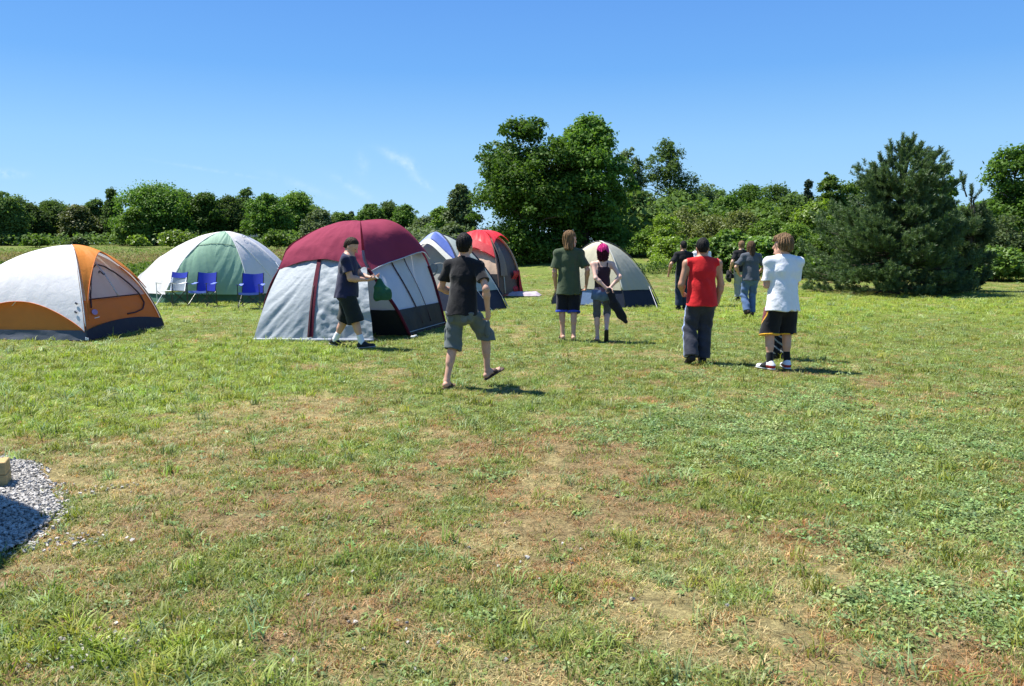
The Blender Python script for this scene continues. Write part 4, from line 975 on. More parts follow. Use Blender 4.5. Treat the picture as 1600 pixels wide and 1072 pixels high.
# ---- blue and grey dome tent behind the maroon one
S_, E_, N_, W_ = Vector((-.98, 18.9, 0)), Vector((-.13, 20.3, 0)), Vector((-2.5, 22.1, 0)), Vector((-3.45, 20.4, 0))
cen = (S_ + E_ + N_ + W_) / 4
root = empty("dome_tent", cen, 0, "blue and grey dome tent between the maroon tent and the red tent", "tent", "tents pitched on the field")
d = Dome([S_, E_, N_, W_], at(686, 369, 20.5), 1.2, .85, .72)
hemB = lambda u: .40 + .18 * np.sin(np.pi * u)
fA = lambda u, v: d.panel(3, 0, u, hemB(u) + (1 - hemB(u)) * v, .06 + .22 * np.sin(np.pi * u) * (1 - v), .05); surf("blue_fly", fA, 50, 30, T_BLUE, root, lambda u, v: .02 * wn2(u, v, 6, 3, 71))
fA2 = lambda u, v: fA(.55 + .45 * u, .02 + .4 * v) + np.array((.0, -.012, .012)); surf("blue_band", fA2, 20, 8, T_BLUE2, root)
fA3 = lambda u, v: fA(u, -.16 + .16 * v) + np.array((0, -.005, 0)); surf("awning_trim", fA3, 50, 6, T_IVORY, root)
surf("grey_wall", lambda u, v: d.panel(3, 0, u, .02 + .75 * v, -.03, 0), 30, 20, T_WALLG, root, lambda u, v: .02 * wn2(u, v, 5, 3, 72))
fE3 = lambda u, v: d.panel(0, 1, u, .14 + .86 * v, .04, .03); surf("sage_fly", fE3, 30, 30, T_SAGE, root, lambda u, v: .02 * wn2(u, v, 7, 2, 73))
surf("blue_fly", lambda u, v: d.panel(1, 2, u, .14 + .86 * v, .04, .03), 20, 20, T_BLUE, root); surf("blue_fly", lambda u, v: d.panel(2, 3, u, .14 + .86 * v, .04, .03), 20, 20, T_BLUE, root)
for i in range(4): surf("floor_band", lambda u, v, i=i: d.panel(i, i + 1, u, .15 * v, .0, 0), 20, 6, T_NAVY, root)
for i in (0, 1): line("pole_sleeve", lambda t, i=i: d.arc(i, t) + np.array((.01, -.02, .05)), 30, .022, T_NAVY, root)
Mx = frame_on(lambda u, v: d.panel(3, 0, u, .02 + .75 * v, -.03, 0), .55, .42, .05, root, .02); mb = MB()
mb.add([tuple(Mx @ Vector((0, 0, .004)))] + [tuple(Mx @ Vector((.15 * math.cos(a), .15 * math.sin(a), 0))) for a in np.linspace(0, 6.2832, 24, endpoint=False)], [(0, 1 + k, 1 + (k + 1) % 24, 1 + (k + 2) % 24) for k in range(0, 24, 2)]); mb.build("round_logo", mat("logo_grey", (.17, .18, .18), .8), root)
for (q_, v_) in (((770, 486), .35), ((796, 482), .33)):
    st = G(*q_); cord("guy_line", d.arc(1 if q_[0] > 780 else 0, np.array([v_]))[0] + np.array((0, -.03, .05)), (st.x, st.y - .1, 0), .005, M_CORD, root)

# ---- red tent
S_, E_ = G(781, 466), Vector((.34, 26.4, 0)); W_ = Vector((-2.55, 25.0, 0)); N_ = W_ + (E_ - S_)
cen = (S_ + E_ + N_ + W_) / 4
root = empty("cabin_tent", cen, 0, "red-roofed beige tent with brown open door, farthest tent along the row", "tent", "tents pitched on the field")
d = Dome([S_, E_, N_, W_], at(752, 364, 26.4), .9, .82, .22)
hemR = lambda u: .36 + .10 * np.sin(np.pi * u)
fA = lambda u, v: d.panel(3, 0, u, hemR(u) + (1 - hemR(u)) * v, .08, .12); surf("red_fly", fA, 50, 34, T_RED, root, lambda u, v: .05 * wn2(u, v, 9, 2.5, 81) * (1 - v) ** .5)
fAb = lambda u, v: fA(u, .02 + .20 * v) + np.array((0, -.015, .0)); surf("dark_red_band", fAb, 40, 8, T_REDD, root)
fB = lambda u, v: d.panel(0, 1, u, .55 + .1 * np.sin(np.pi * u) + (.45 - .1 * np.sin(np.pi * u)) * v, .08 + .13 * np.exp(-((u - .8) / .3) ** 2) * (1 - v) ** 1.2, .05); surf("red_fly", fB, 40, 30, T_RED, root, lambda u, v: .035 * wn2(u, v, 6, 3, 82))
surf("red_fly", lambda u, v: d.panel(1, 2, u, .5 + .5 * v, .06, .05), 20, 20, T_RED, root); surf("red_fly", lambda u, v: d.panel(2, 3, u, .5 + .5 * v, .06, .05), 20, 20, T_RED, root)
surf("beige_wall", lambda u, v: d.panel(3, 0, u, .20 + .32 * v, .0, .02), 50, 16, T_BEIGE, root, lambda u, v: .045 * wn2(u, v, 14, 1.2, 83))
for i in (1, 2): surf("beige_wall", lambda u, v, i=i: d.panel(i, i + 1, u, .20 + .40 * v, .0, .02), 20, 10, T_BEIGE, root)
for i in (3, 1, 2): surf("lower_wall", lambda u, v, i=i: d.panel(i, i + 1, u, .205 * v, .0, .03), 24, 8, T_CHAR, root)
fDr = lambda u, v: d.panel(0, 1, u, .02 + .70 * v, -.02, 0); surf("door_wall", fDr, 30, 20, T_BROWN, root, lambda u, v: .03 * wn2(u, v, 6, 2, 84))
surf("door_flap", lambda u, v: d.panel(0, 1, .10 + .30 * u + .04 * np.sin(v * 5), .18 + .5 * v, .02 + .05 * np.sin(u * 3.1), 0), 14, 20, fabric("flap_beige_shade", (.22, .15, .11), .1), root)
line("door_zip", lambda t: d.panel(0, 1, .22 + .05 * t, .03 + .6 * t, .02), 14, .014, T_IVORY, root)
for k in (0, 1): line("pole_sleeve", lambda t, k=k: d.arc(k, t) + np.array((0, -.03, .03)), 30, .030, T_BEIGE if k else T_BROWN, root, .0, .72)
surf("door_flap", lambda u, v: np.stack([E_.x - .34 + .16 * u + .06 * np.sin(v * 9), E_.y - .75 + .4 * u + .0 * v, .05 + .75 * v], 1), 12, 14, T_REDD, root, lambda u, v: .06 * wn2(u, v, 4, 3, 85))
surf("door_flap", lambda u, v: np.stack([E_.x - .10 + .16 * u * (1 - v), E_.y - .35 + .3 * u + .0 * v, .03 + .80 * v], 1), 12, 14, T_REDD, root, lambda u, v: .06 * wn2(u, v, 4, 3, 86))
# bedding on the grass in front of its door
M_BED = mat("bedding_pink_grey", (.42, .36, .40), .9, .1, .25, 6, .4, 30)
bl = empty("blanket", G(812, 462), 0, "crumpled pinkish grey blanket spread on the grass at the red tent's door", "blanket")
surf("cloth", lambda u, v: np.stack([bl.location.x - .62 + 1.25 * u + .1 * v, bl.location.y - .42 + .8 * v, .012 + .10 * np.clip(np.minimum(np.minimum(u, 1 - u), np.minimum(v, 1 - v)) * 8, 0, 1)], 1), 44, 30, M_BED, bl, lambda u, v: .09 * wn2(u, v, 4, 4, 87) * np.clip(np.minimum(np.minimum(u, 1 - u), np.minimum(v, 1 - v)) * 8, 0, 1))
mb = MB(); mb.box((-.62, -.15, .10), .42, .3, .16, bev=.06); mb.build("folded_corner", mat("bedding_rose", (.50, .25, .25), .9, .1, .2, 6, .4, 30), bl, smooth=True)

# ---- beige and navy dome tent near the big trees
W_, S_, E_ = G(861, 475), G(977, 481), Vector((3.95, 21.0, 0)); N_ = W_ + (E_ - S_)
cen = (S_ + E_ + N_ + W_) / 4
root = empty("dome_tent", cen, 0, "cream dome tent with navy base standing alone before the big trees", "tent", "tents pitched on the field")
ap = at(937, 380, 21.3); d = Dome([W_, S_, E_, N_], ap, 1.05, .9, .82)
surf("cream_fly", lambda u, v: d.panel(0, 1, u, .145 + .855 * v, .03, .05), 40, 40, T_CREAM, root, lambda u, v: .02 * wn2(u, v, 7, 3, 91))
surf("grey_fly", lambda u, v: d.panel(1, 2, u, .145 + .855 * v, .025, .05), 40, 40, T_CREAMG, root, lambda u, v: .04 * wn2(u + .5 * v, v, 10, 2, 92))
for i in (2, 3): surf("cream_fly", lambda u, v, i=i: d.panel(i, i + 1, u, .145 + .855 * v, .03, .05), 24, 24, T_CREAM, root)
for i in range(4): surf("floor_band", lambda u, v, i=i: d.panel(i, i + 1, u, .15 * v, .005, .01), 30, 6, T_NAVY, root, lambda u, v: .02 * wn2(u, v, 7, 2, 93))
for i in range(4): line("tent_pole", lambda t, i=i: d.arc(i, t) + np.array((0.02 if i == 2 else 0, -.0, .055)), 40, .012, M_POLE, root)
line("seam_binding", lambda t: d.arc(1, .14 + .86 * t) + np.array((0, -.04, .05)), 40, .022, T_IVORY, root)
surf("base_flap", lambda u, v: d.panel(0, 1, .42 + .2 * u, .01 + .13 * v, .02, 0), 8, 6, fabric("floor_blue_light", (.16, .24, .42), .0), root)
st = G(1027, 481); cord("guy_line", d.arc(2, np.array([.2]))[0], (st.x, st.y, .0), .006, M_CORD, root)

# ------------------------------------------------------------------ camp chairs
C_BLUE = fabric("chair_blue", (.035, .055, .42), .08, .6, .3, bump=.2)
C_BLUEL = fabric("chair_blue_edge", (.14, .20, .62), .05)
C_MESH = fabric("chair_mesh_grey", (.33, .38, .42), .25)
C_FR = mat("chair_frame_black", (.02, .02, .022), .4, .5, .1)
C_FRW = mat("chair_frame_pale", (.62, .64, .66), .4, .5, .1)
C_ARMW = fabric("chair_arm_white", (.74, .76, .80), .0)
def camp_chair(loc, rz, label, mesh_style=False):
    r = empty("camp_chair", loc, rz, label, "chair", "blue camp chairs in front of the green tent")
    seat_m = C_ARMW if mesh_style else C_BLUE; fr = C_FR; hw = .27; sh = .42; bh = .90
    def sg(name, fn, m, nu=14, nv=14):
        u, v = np.meshgrid(np.linspace(0, 1, nu), np.linspace(0, 1, nv)); U = u.ravel(); V = v.ravel(); ii, jj = np.meshgrid(np.arange(nu - 1), np.arange(nv - 1)); q = (jj * nu + ii).ravel()
        P = fn(U, V); F = np.stack([q, q + 1, q + nu + 1, q + nu], 1); n = len(P)
        P2 = P + np.array((0, .006, -.006)); return mesh_np(name, np.concatenate([P, P2]), np.concatenate([F, F[:, ::-1] + n]), m, r)
    sg("seat", lambda u, v: np.stack([(u - .5) * 2 * hw * .94, -.25 + .46 * v, sh - .05 * np.sin(np.pi * u) * np.sin(np.pi * (v * .8 + .1)) - .03 * v], 1), seat_m)
    back = lambda u, v: np.stack([(u - .5) * 2 * hw * (.98 - .03 * np.sin(np.pi * v)), .20 + .14 * v + .05 * np.sin(np.pi * u), sh - .05 + (bh - sh + .05) * v - .03 * np.sin(np.pi * u) * v], 1)
    if mesh_style:
        b = sg("backrest", back, C_MESH); o = sg("top_band", lambda u, v: back(u, .72 + .28 * v) + np.array((0, -.012, 0)), C_BLUE, 10, 5)
        for s in (0.0, .93): sg("side_band", lambda u, v, s=s: back(s + .07 * u, .72 * v) + np.array((0, -.012, 0)), C_ARMW, 3, 8)
    else:
        b = sg("backrest", back, C_BLUE); sg("front_edge", lambda u, v: np.stack([(u - .5) * 2 * hw * .94, -.262 + .012 * v, sh - .05 * np.sin(np.pi * u) * .3 - .05 + .055 * v], 1), C_BLUEL, 12, 3)
    for s in (-1, 1):
        mb = MB(); mb.tube([(s * hw, -.27, .0), (s * hw, -.27, .63)], .011, 6); mb.build("front_leg", C_FRW if (mesh_style and s < 0) else fr, r)
        mb = MB(); mb.tube([(s * hw * 1.02, .27, .0), (s * hw, .22, .45), (s * hw, .34, bh)], .011, 6); mb.build("back_leg", fr, r)
        mb = MB(); mb.tube([(s * hw, -.27, .40), (s * hw, .27, .04)], .008, 6); mb.tube([(s * hw, -.27, .04), (s * hw, .24, .40)], .008, 6); mb.build("side_brace", fr, r)
        sg("armrest", lambda u, v, s=s: np.stack([s * hw + (u - .5) * .10, -.29 + .52 * v, .625 - .035 * np.sin(np.pi * v) + .0 * u], 1), C_ARMW if mesh_style else C_BLUEL, 4, 8)
    mb = MB(); mb.tube([(-hw, -.27, .03), (hw * .2, -.20, .36)], .008, 6); mb.tube([(hw, -.27, .03), (-hw * .2, -.20, .36)], .008, 6); mb.tube([(-hw, .26, .03), (hw, .22, .40)], .008, 6); mb.tube([(hw, .26, .03), (-hw, .22, .40)], .008, 6)
    mb.build("cross_brace", fr, r); return r
def gp(px, py): return G(px, py)
camp_chair(gp(270, 477), -.35, "camp chair with grey mesh back and white armrests, nearest the orange tent", True)
camp_chair(gp(317, 478), -.12, "plain blue camp chair in the middle before the green tent")
camp_chair(gp(393, 481.5), .10, "plain blue camp chair at the right, beside the maroon tent")

# ------------------------------------------------------------------ timber step and the shelter that throws the shadow at lower left
M_WOOD = mat("treated_timber", (.46, .33, .15), .8, .2, .22, 5, .4, 40, stretch=(1, 14, 14))
M_WOOD2 = mat("shelter_boards", (.33, .24, .15), .85, .15, .25, 4, .4, 30, stretch=(1, 12, 12))
M_SHING = mat("shelter_shingles", (.13, .12, .12), .95, .1, .3, 14, .6, 30)
c = G(12, 766); ang = math.atan2(.42, 1.0)
st = empty("timber_edging", (c.x, c.y, .018), ang, "stacked pale timbers ending on the grey gravel at the left edge", "timber")
for k in range(2):
    mb = MB(); mb.box((-1.2, .075, .042 + .0855 * k), 2.4 - .004 * k, .15, .083, bev=.004); mb.build("board", M_WOOD, st)
# roof corner placed so that its sun shadow falls where the photo shows it
hr = 2.55; sh_off = Vector((SUN_DIR.x, SUN_DIR.y, 0)) * (hr / SUN_DIR.z)
tip = G(76, 813); ca = tip + sh_off; pf = G(0, 781) + sh_off; e1 = (pf - ca).normalized(); e2 = Vector((-.04, -1, 0)).normalized()
sr = empty("picnic_shelter", (ca.x - 1.5, ca.y - 1.4, 0), 0, "open wooden picnic shelter outside the frame at left, its roof shading the gravel", "shelter")
o = Vector(sr.location); c1 = ca; c2 = ca + e1 * 4.2; c4 = ca + e2 * 3.2; c3 = c2 + e2 * 3.2
top = Vector((0, 0, hr)); mid1 = (c1 + c4) / 2; mid2 = (c2 + c3) / 2; rise = Vector((0, 0, .9))
def slab(mb, q, t):
    P = [Vector(p) - o for p in q] + [Vector(p) - o + Vector((0, 0, t)) for p in q]; mb.add([tuple(p) for p in P], [(3, 2, 1, 0), (4, 5, 6, 7), (0, 1, 5, 4), (1, 2, 6, 5), (2, 3, 7, 6), (3, 0, 4, 7)])
mb = MB(); slab(mb, [c1 + top, c2 + top, mid2 + top + rise, mid1 + top + rise], .07); slab(mb, [mid1 + top + rise + Vector((0, -.002, 0)), mid2 + top + rise + Vector((0, -.002, 0)), c3 + top, c4 + top], .07); mb.build("roof", M_SHING, sr)
for (a, b) in ((.3, .3), (.3, 2.9), (3.9, .3), (3.9, 2.9)):
    p = ca + e1 * a + e2 * b - o; mb = MB(); mb.box((p.x, p.y, hr / 2 - .1), .14, .14, hr + .1, bev=.01); mb.build("post", M_WOOD2, sr)
for b in (.3, 2.9):
    p = ca + e1 * .3 + e2 * b - o; q = ca + e1 * 3.9 + e2 * b - o; mb = MB(); mb.tube([(p.x, p.y, hr - .1), (q.x, q.y, hr - .1)], .09, 4); mb.build("beam", M_WOOD2, sr)

# litter on the grass beside the maroon tent
p = G(645, 528); mb = MB(); mb.box((0, 0, .022), .07, .045, .035, Matrix.Rotation(.4, 3, 'Z'), bev=.012); mb.tube([(.03, .01, .03), (.06, .03, .045), (.08, .02, .02)], [.018, .012, .004], 6)
o = mb.build("paper_scrap", mat("paper_white", (.8, .8, .8), .8, .2, .05)); o.location = p; tag(o, "small white crumpled paper scrap on the grass beside the maroon tent", "litter")
# ------------------------------------------------------------------ people: every body, garment and head of hair is one surface grown from a distance field
def V3(*a): return np.array(a, float)
def nrm(a): a = np.asarray(a, float); return a / (np.linalg.norm(a) + 1e-12)
def rotz(a): c, s = math.cos(a), math.sin(a); return np.array(((c, -s, 0), (s, c, 0), (0, 0, 1.)))
def rotx(a): c, s = math.cos(a), math.sin(a); return np.array(((1, 0, 0), (0, c, -s), (0, s, c.real)))
def roty(a): c, s = math.cos(a), math.sin(a); return np.array(((c, 0, s), (0, 1, 0), (-s, 0, c)))
class Prim:
    def __init__(s, kind, a, b, ra, rb, k, flat, sub): s.kind, s.a, s.b, s.ra, s.rb, s.k, s.flat, s.sub = kind, np.array(a, float), np.array(b, float), ra, rb, k, flat, sub
    def bounds(s, m):
        r = (max(s.ra, s.rb) if s.kind == 'c' else float(np.max(np.linalg.norm(s.ra, axis=0)))) + m
        return np.minimum(s.a, s.b) - r, np.maximum(s.a, s.b) + r
    def dist(s, X, Y, Z):
        if s.kind == 'c':
            ab = s.b - s.a; L2 = ab @ ab + 1e-12; px, py, pz = X - s.a[0], Y - s.a[1], Z - s.a[2]
            t = np.clip((px * ab[0] + py * ab[1] + pz * ab[2]) / L2, 0, 1); qx, qy, qz = px - t * ab[0], py - t * ab[1], pz - t * ab[2]
            if s.flat is not None:
                d, f = s.flat; g = (qx * d[0] + qy * d[1] + qz * d[2]) * (f - 1); qx = qx + d[0] * g; qy = qy + d[1] * g; qz = qz + d[2] * g
            return np.sqrt(qx * qx + qy * qy + qz * qz) - (s.ra + t * (s.rb - s.ra))
        R, rad = s.flat; px, py, pz = X - s.a[0], Y - s.a[1], Z - s.a[2]
        q = [(px * R[0][i] + py * R[1][i] + pz * R[2][i]) / rad[i] for i in range(3)]
        return (np.sqrt(q[0] ** 2 + q[1] ** 2 + q[2] ** 2) - 1) * min(rad)
class Group:
    def __init__(s, k=.03): s.p = []; s.cuts = []; s.k = k
    def cap(s, a, b, ra, rb, k=None, flat=None, sub=False): s.p.append(Prim('c', a, b, ra, rb, s.k if k is None else k, (nrm(flat[0]), flat[1]) if flat is not None else None, sub)); return s
    def ell(s, c, R, rad, k=None, sub=False):
        p = Prim('e', c, c, 0, 0, s.k if k is None else k, (np.array(R, float), rad), sub); p.ra = np.array(R, float) * np.array(rad)[None]; p.rb = p.ra; s.p.append(p); return s
    def cut(s, pt, n): s.cuts.append((np.array(pt, float), nrm(n))); return s       # removes the side the normal points to
def smin(a, b, k):
    if k <= 0: return np.minimum(a, b)
    h = np.maximum(k - np.abs(a - b), 0) / k; return np.minimum(a, b) - h * h * k * .25
def smax(a, b, k): return -smin(-a, -b, k)
def surface(groups, h, kg=.02, disp=None, clip=None):
    lo = np.min([p.bounds(.04)[0] for g in groups for p in g.p if not p.sub], 0); hi = np.max([p.bounds(.04)[1] for g in groups for p in g.p if not p.sub], 0)
    n = np.ceil((hi - lo) / h).astype(int) + 1; ax = [lo[i] + h * np.arange(n[i]) for i in range(3)]; D = np.full(n, .5, np.float32)
    def win(b0, b1): i0 = np.clip(np.floor((b0 - lo) / h).astype(int), 0, n - 1); i1 = np.clip(np.ceil((b1 - lo) / h).astype(int) + 1, 1, n); return tuple(slice(int(i0[i]), int(i1[i])) for i in range(3))
    def grid(w): return ax[0][w[0]][:, None, None], ax[1][w[1]][None, :, None], ax[2][w[2]][None, None, :]
    for g in groups:
        b0 = np.min([p.bounds(.05)[0] for p in g.p if not p.sub], 0); b1 = np.max([p.bounds(.05)[1] for p in g.p if not p.sub], 0); W = win(b0, b1); d = np.full([s.stop - s.start for s in W], .5, np.float32)
        for p in g.p:
            c0, c1 = p.bounds(.05); w = win(c0, c1); w = tuple(slice(max(w[i].start, W[i].start), min(w[i].stop, W[i].stop)) for i in range(3))
            if any(s.stop <= s.start for s in w): continue
            ww = tuple(slice(w[i].start - W[i].start, w[i].stop - W[i].start) for i in range(3)); dd = p.dist(*grid(w)).astype(np.float32)
            d[ww] = smax(d[ww], -dd, p.k) if p.sub else smin(d[ww], dd, p.k)
        X, Y, Z = grid(W)
        for (pt, nn) in g.cuts: d = smax(d, ((X - pt[0]) * nn[0] + (Y - pt[1]) * nn[1] + (Z - pt[2]) * nn[2]).astype(np.float32), .006)
        D[W] = smin(D[W], d, kg)
    if disp is not None or clip is not None:
        I = np.nonzero(np.abs(D) < .06); x, y, z = ax[0][I[0]], ax[1][I[1]], ax[2][I[2]]
        if disp is not None: D[I] += disp(x, y, z)
        if clip is not None: D[I] = np.maximum(D[I], clip(x, y, z))
    return nets(D, lo, h)
def nets(D, lo, h):
    S = D < 0; n = D.shape; c = [S[i:n[0] - 1 + i, j:n[1] - 1 + j, k:n[2] - 1 + k] for i in (0, 1) for j in (0, 1) for k in (0, 1)]
    cnt = sum(x.astype(np.int8) for x in c); I = np.nonzero((cnt > 0) & (cnt < 8)); m = len(I[0]); idx = -np.ones([x - 1 for x in n], np.int32); idx[I] = np.arange(m)
    offs = [(i, j, k) for i in (0, 1) for j in (0, 1) for k in (0, 1)]; val = [D[I[0] + o[0], I[1] + o[1], I[2] + o[2]] for o in offs]
    acc = np.zeros((m, 3)); num = np.zeros(m)
    for a in range(8):
        for b in range(a + 1, 8):
            df = [offs[b][i] - offs[a][i] for i in range(3)]
            if sum(abs(x) for x in df) != 1: continue
            va, vb = val[a], val[b]; x = (va < 0) != (vb < 0); t = np.where(x, va / np.where(x, va - vb, 1), 0)
            for i in range(3): acc[:, i] += np.where(x, offs[a][i] + t * df[i], 0)
            num += x
    V = lo + h * (np.stack(I, 1) + acc / num[:, None]); F = []
    for ax in range(3):
        sl0 = [slice(None)] * 3; sl1 = [slice(None)] * 3; sl0[ax] = slice(0, -1); sl1[ax] = slice(1, None); a = S[tuple(sl0)]; b = S[tuple(sl1)]; E = np.nonzero(a != b); o1, o2 = [(1, 2), (2, 0), (0, 1)][ax]
        ok = (E[o1] > 0) & (E[o2] > 0) & (E[o1] < n[o1] - 1) & (E[o2] < n[o2] - 1); E = [e[ok] for e in E]; flip = a[tuple(E)]
        def cell(d1, d2): q = [e.copy() for e in E]; q[o1] = q[o1] - d1; q[o2] = q[o2] - d2; return idx[q[0], q[1], q[2]]
        q = np.stack([cell(1, 1), cell(0, 1), cell(0, 0), cell(1, 0)], 1); q = np.where(flip[:, None], q, q[:, ::-1]); F.append(q)
    return V, np.concatenate(F)
def relax(V, F, it=1, lam=.5):
    for _ in range(it):
        acc = np.zeros_like(V); num = np.zeros(len(V))
        for a, b in ((0, 1), (1, 2), (2, 3), (3, 0)):
            np.add.at(acc, F[:, a], V[F[:, b]]); np.add.at(acc, F[:, b], V[F[:, a]]); np.add.at(num, F[:, a], 1); np.add.at(num, F[:, b], 1)
        V = V * (1 - lam) + lam * acc / np.maximum(num, 1)[:, None]
    return V
def folds(amp, f1=34, f2=12, ph=0.0, vert=1.0):
    """soft cloth folds: mostly vertical hanging ripples, with some diagonal pulls"""
    def g(x, y, z):
        md = .75 + .55 * np.sin(z * 7.3 + x * 5 + ph) * np.sin(x * 8.1 - z * 3.7 + y * 6 + ph * 2)
        w = np.sin(z * f2 * .7 + ph + 2.0 * np.sin(x * 9 + ph)); a = np.sin((x * .8 + y * .9) * f1 + 1.6 * w + ph * 3) ; b = np.sin((x * .7 - y * .4 + z * 1.0) * f1 * .62 + 2.2 * np.sin(x * 11 + y * 8 + ph) + ph)
        c = np.sin((z * 1.3 + x * .5) * f1 * .9 + 1.8 * np.sin(y * 14 + x * 6))
        return (1.35 * md * amp * (vert * .55 * a + .3 * b + (1 - vert) * .6 * c)).astype(np.float32)
    return g
SKIN = mat("skin_light", (.55, .31, .22), .55, .35, .10, 14, .1, 120)
SKIN2 = mat("skin_tan", (.42, .22, .14), .5, .4, .10, 14, .1, 120)
SKINP = mat("skin_pale", (.64, .40, .32), .55, .35, .10, 14, .1, 120)
LIP = mat("lips", (.40, .15, .12), .5, .3, .05)
EYE = mat("eye", (.08, .06, .05), .2, .5, .1)
def cloth(name, c, var=.12, bump=.35, rough=.9): return mat(name, c, rough, .12, var, 7, bump * 1.2, 15, sheen=.15)
def hairm(name, c): return mat(name, c, .6, .16, .5, 26, .9, 70, stretch=(1, 1, .22))

def ik(a, b, l1, l2, hint):
    d = b - a; L = np.linalg.norm(d); L = min(L, (l1 + l2) * .9995); d = nrm(d); b = a + d * L
    x = (l1 * l1 - l2 * l2 + L * L) / (2 * L); y = math.sqrt(max(l1 * l1 - x * x, 0)); h = np.asarray(hint, float); h = nrm(h - d * (h @ d)); return a + d * x + h * y, b

class Person:
    def __init__(s, loc, yaw, H, label, hip=(0, 0, .925), feet=None, hands=None, elbow=None, hint=None, head=(0, 0), lean=0.0, side=0.0, bulk=1.0, sh=.185, shyaw=0.0, skin=SKIN, res=.0075, female=False, curl=(.5, .5), palm=None, handdir=None):
        s.root = empty("person", loc, yaw, label, "person", None); s.H = H; s.s = H / 1.75; k = s.s; s.hs = 1.08; s.bulk = bulk; s.res = res; s.skin = skin
        s.hip = V3(*hip) * k; s.R = roty(side) @ rotx(-lean); hp = s.hip; up = s.R @ V3(0, 0, 1); fw = s.R @ V3(0, 1, 0); rt = s.R @ V3(1, 0, 0); s.up, s.fw, s.rt = up, fw, rt
        s.waist = hp + up * .16 * k; s.chest = hp + up * .36 * k; s.neck = hp + up * .545 * k + fw * .0; shR = s.R @ rotz(shyaw)
        s.srt = shR @ V3(1, 0, 0); s.sfw = shR @ V3(0, 1, 0)
        s.sho = {e: s.neck - up * .075 * k + s.srt * e * sh * k for e in (-1, 1)}
        feet = feet or {-1: (-.1, .0, .08, 0, 0), 1: (.1, .0, .08, 0, 0)}; s.feet = feet; s.hj = {e: hp + V3(e * .09 * k, 0, -.02 * k) for e in (-1, 1)}
        s.ank = {}; s.knee = {}
        for e in (-1, 1):
            f = feet[e]; s.knee[e], s.ank[e] = ik(s.hj[e], V3(f[0], f[1], f[2]) * k, .425 * k, .405 * k, V3(e * .08 + math.sin(-f[3]) * .3, 1, 0))
        hands = hands or {}; s.wr = {}; s.elb = {}; s.hd = {}; s.pn = {}
        for e in (-1, 1):
            t = hands.get(e); t = s.sho[e] + V3(e * .06, .04, -.53) * k if t is None else V3(*t) * k
            hn = (hint or {}).get(e, V3(e * .45, -1, -.1)); s.elb[e], s.wr[e] = ik(s.sho[e], t, .295 * k, .26 * k, hn)
            fd = nrm(s.wr[e] - s.elb[e]); s.hd[e] = nrm((handdir or {}).get(e, fd)); pn = (palm or {}).get(e, V3(-e, .25, 0)); pn = np.asarray(pn, float); s.pn[e] = nrm(pn - s.hd[e] * (pn @ s.hd[e]))
        hy, hpit = head[0], head[1]; s.HR = rotz(hy) @ rotx(-hpit) if len(head) < 3 else rotz(hy) @ rotx(-hpit) @ roty(head[2]); nk = s.neck
        s.hc = nk + up * .06 * k + nrm(up * .8 + s.HR @ V3(0, .12, 1)) * .083 * k + s.HR @ V3(0, .012, 0) * k; s.curl = {-1: curl[0], 1: curl[1]}; s.female = female
    def hp(s, x, y, z): return s.hc + s.HR @ (V3(x, y, z) * s.s * s.hs)
    def body(s, barefoot=True):
        k = s.s; b = s.bulk; g = Group(.035); up, fw = s.up, s.fw; w = .93 if s.female else 1
        g.cap(s.hip - up * .04 * k, s.waist, .150 * k * b, .128 * k * b * w, .06, (fw, 1.38)); g.cap(s.waist, s.chest, .128 * k * b * w, .150 * k * b * w, .06, (fw, 1.42)); g.cap(s.chest, s.chest + up * .1 * k, .150 * k * b * w, .125 * k * b * w, .06, (s.sfw, 1.45))
        for e in (-1, 1):
            g.cap(s.neck - up * .045 * k, s.sho[e], .054 * k, .048 * k * b, .06, (s.sfw, 1.15)); g.ell(s.hj[e] + V3(-e * .01, -.055, -.04) * k, np.eye(3), (.085 * k * b, .080 * k * b, .095 * k), .05)
            g.cap(s.sho[e], s.elb[e], .046 * k * b, .038 * k * b, .05); m = s.elb[e] * .72 + s.wr[e] * .28; g.cap(s.elb[e], m, .036 * k * b, .040 * k * b, .03); g.cap(m, s.wr[e], .040 * k * b, .026 * k, .03)
            g.cap(s.hj[e], s.knee[e], .085 * k * b, .054 * k * b, .04); g.cap(s.knee[e], s.ank[e], .050 * k * b, .034 * k, .03); c = s.knee[e] * .70 + s.ank[e] * .30; ld = nrm(s.ank[e] - s.knee[e]); bk = nrm(V3(0, -1, 0) - ld * (V3(0, -1, 0) @ ld)); g.cap(c + bk * .016 * k - ld * .05 * k, c + bk * .014 * k + ld * .07 * k, .046 * k * b, .040 * k * b, .04)
        R = s.HR; h = s.hc; k0 = k
        g.cap(s.neck - up * .03 * k, s.hp(0, -.018, -.05), .058 * k * (1 if not s.female else .82), .053 * k * (1 if not s.female else .85), .035)
        g.ell(s.hp(0, -.008, .030), R, (.080 * k, .101 * k, .099 * k), .03); g.cap(s.hp(0, .032, -.005), s.hp(0, .058, -.080), .062 * k, .036 * k, .03); g.cap(s.hp(-.045, .01, -.055), s.hp(0, .065, -.088), .030 * k, .026 * k, .03); g.cap(s.hp(.045, .01, -.055), s.hp(0, .065, -.088), .030 * k, .026 * k, .03)
        hd = Group(.012); hd.cap(s.hp(0, .088, .008), s.hp(0, .112, -.030), .010 * k, .015 * k); hd.cap(s.hp(-.035, .080, .022), s.hp(.035, .080, .022), .011 * k, .011 * k); hd.cap(s.hp(-.018, .089, -.058), s.hp(.018, .089, -.058), .009 * k, .009 * k); hd.cap(s.hp(-.014, .087, -.068), s.hp(.014, .087, -.068), .009 * k, .009 * k)
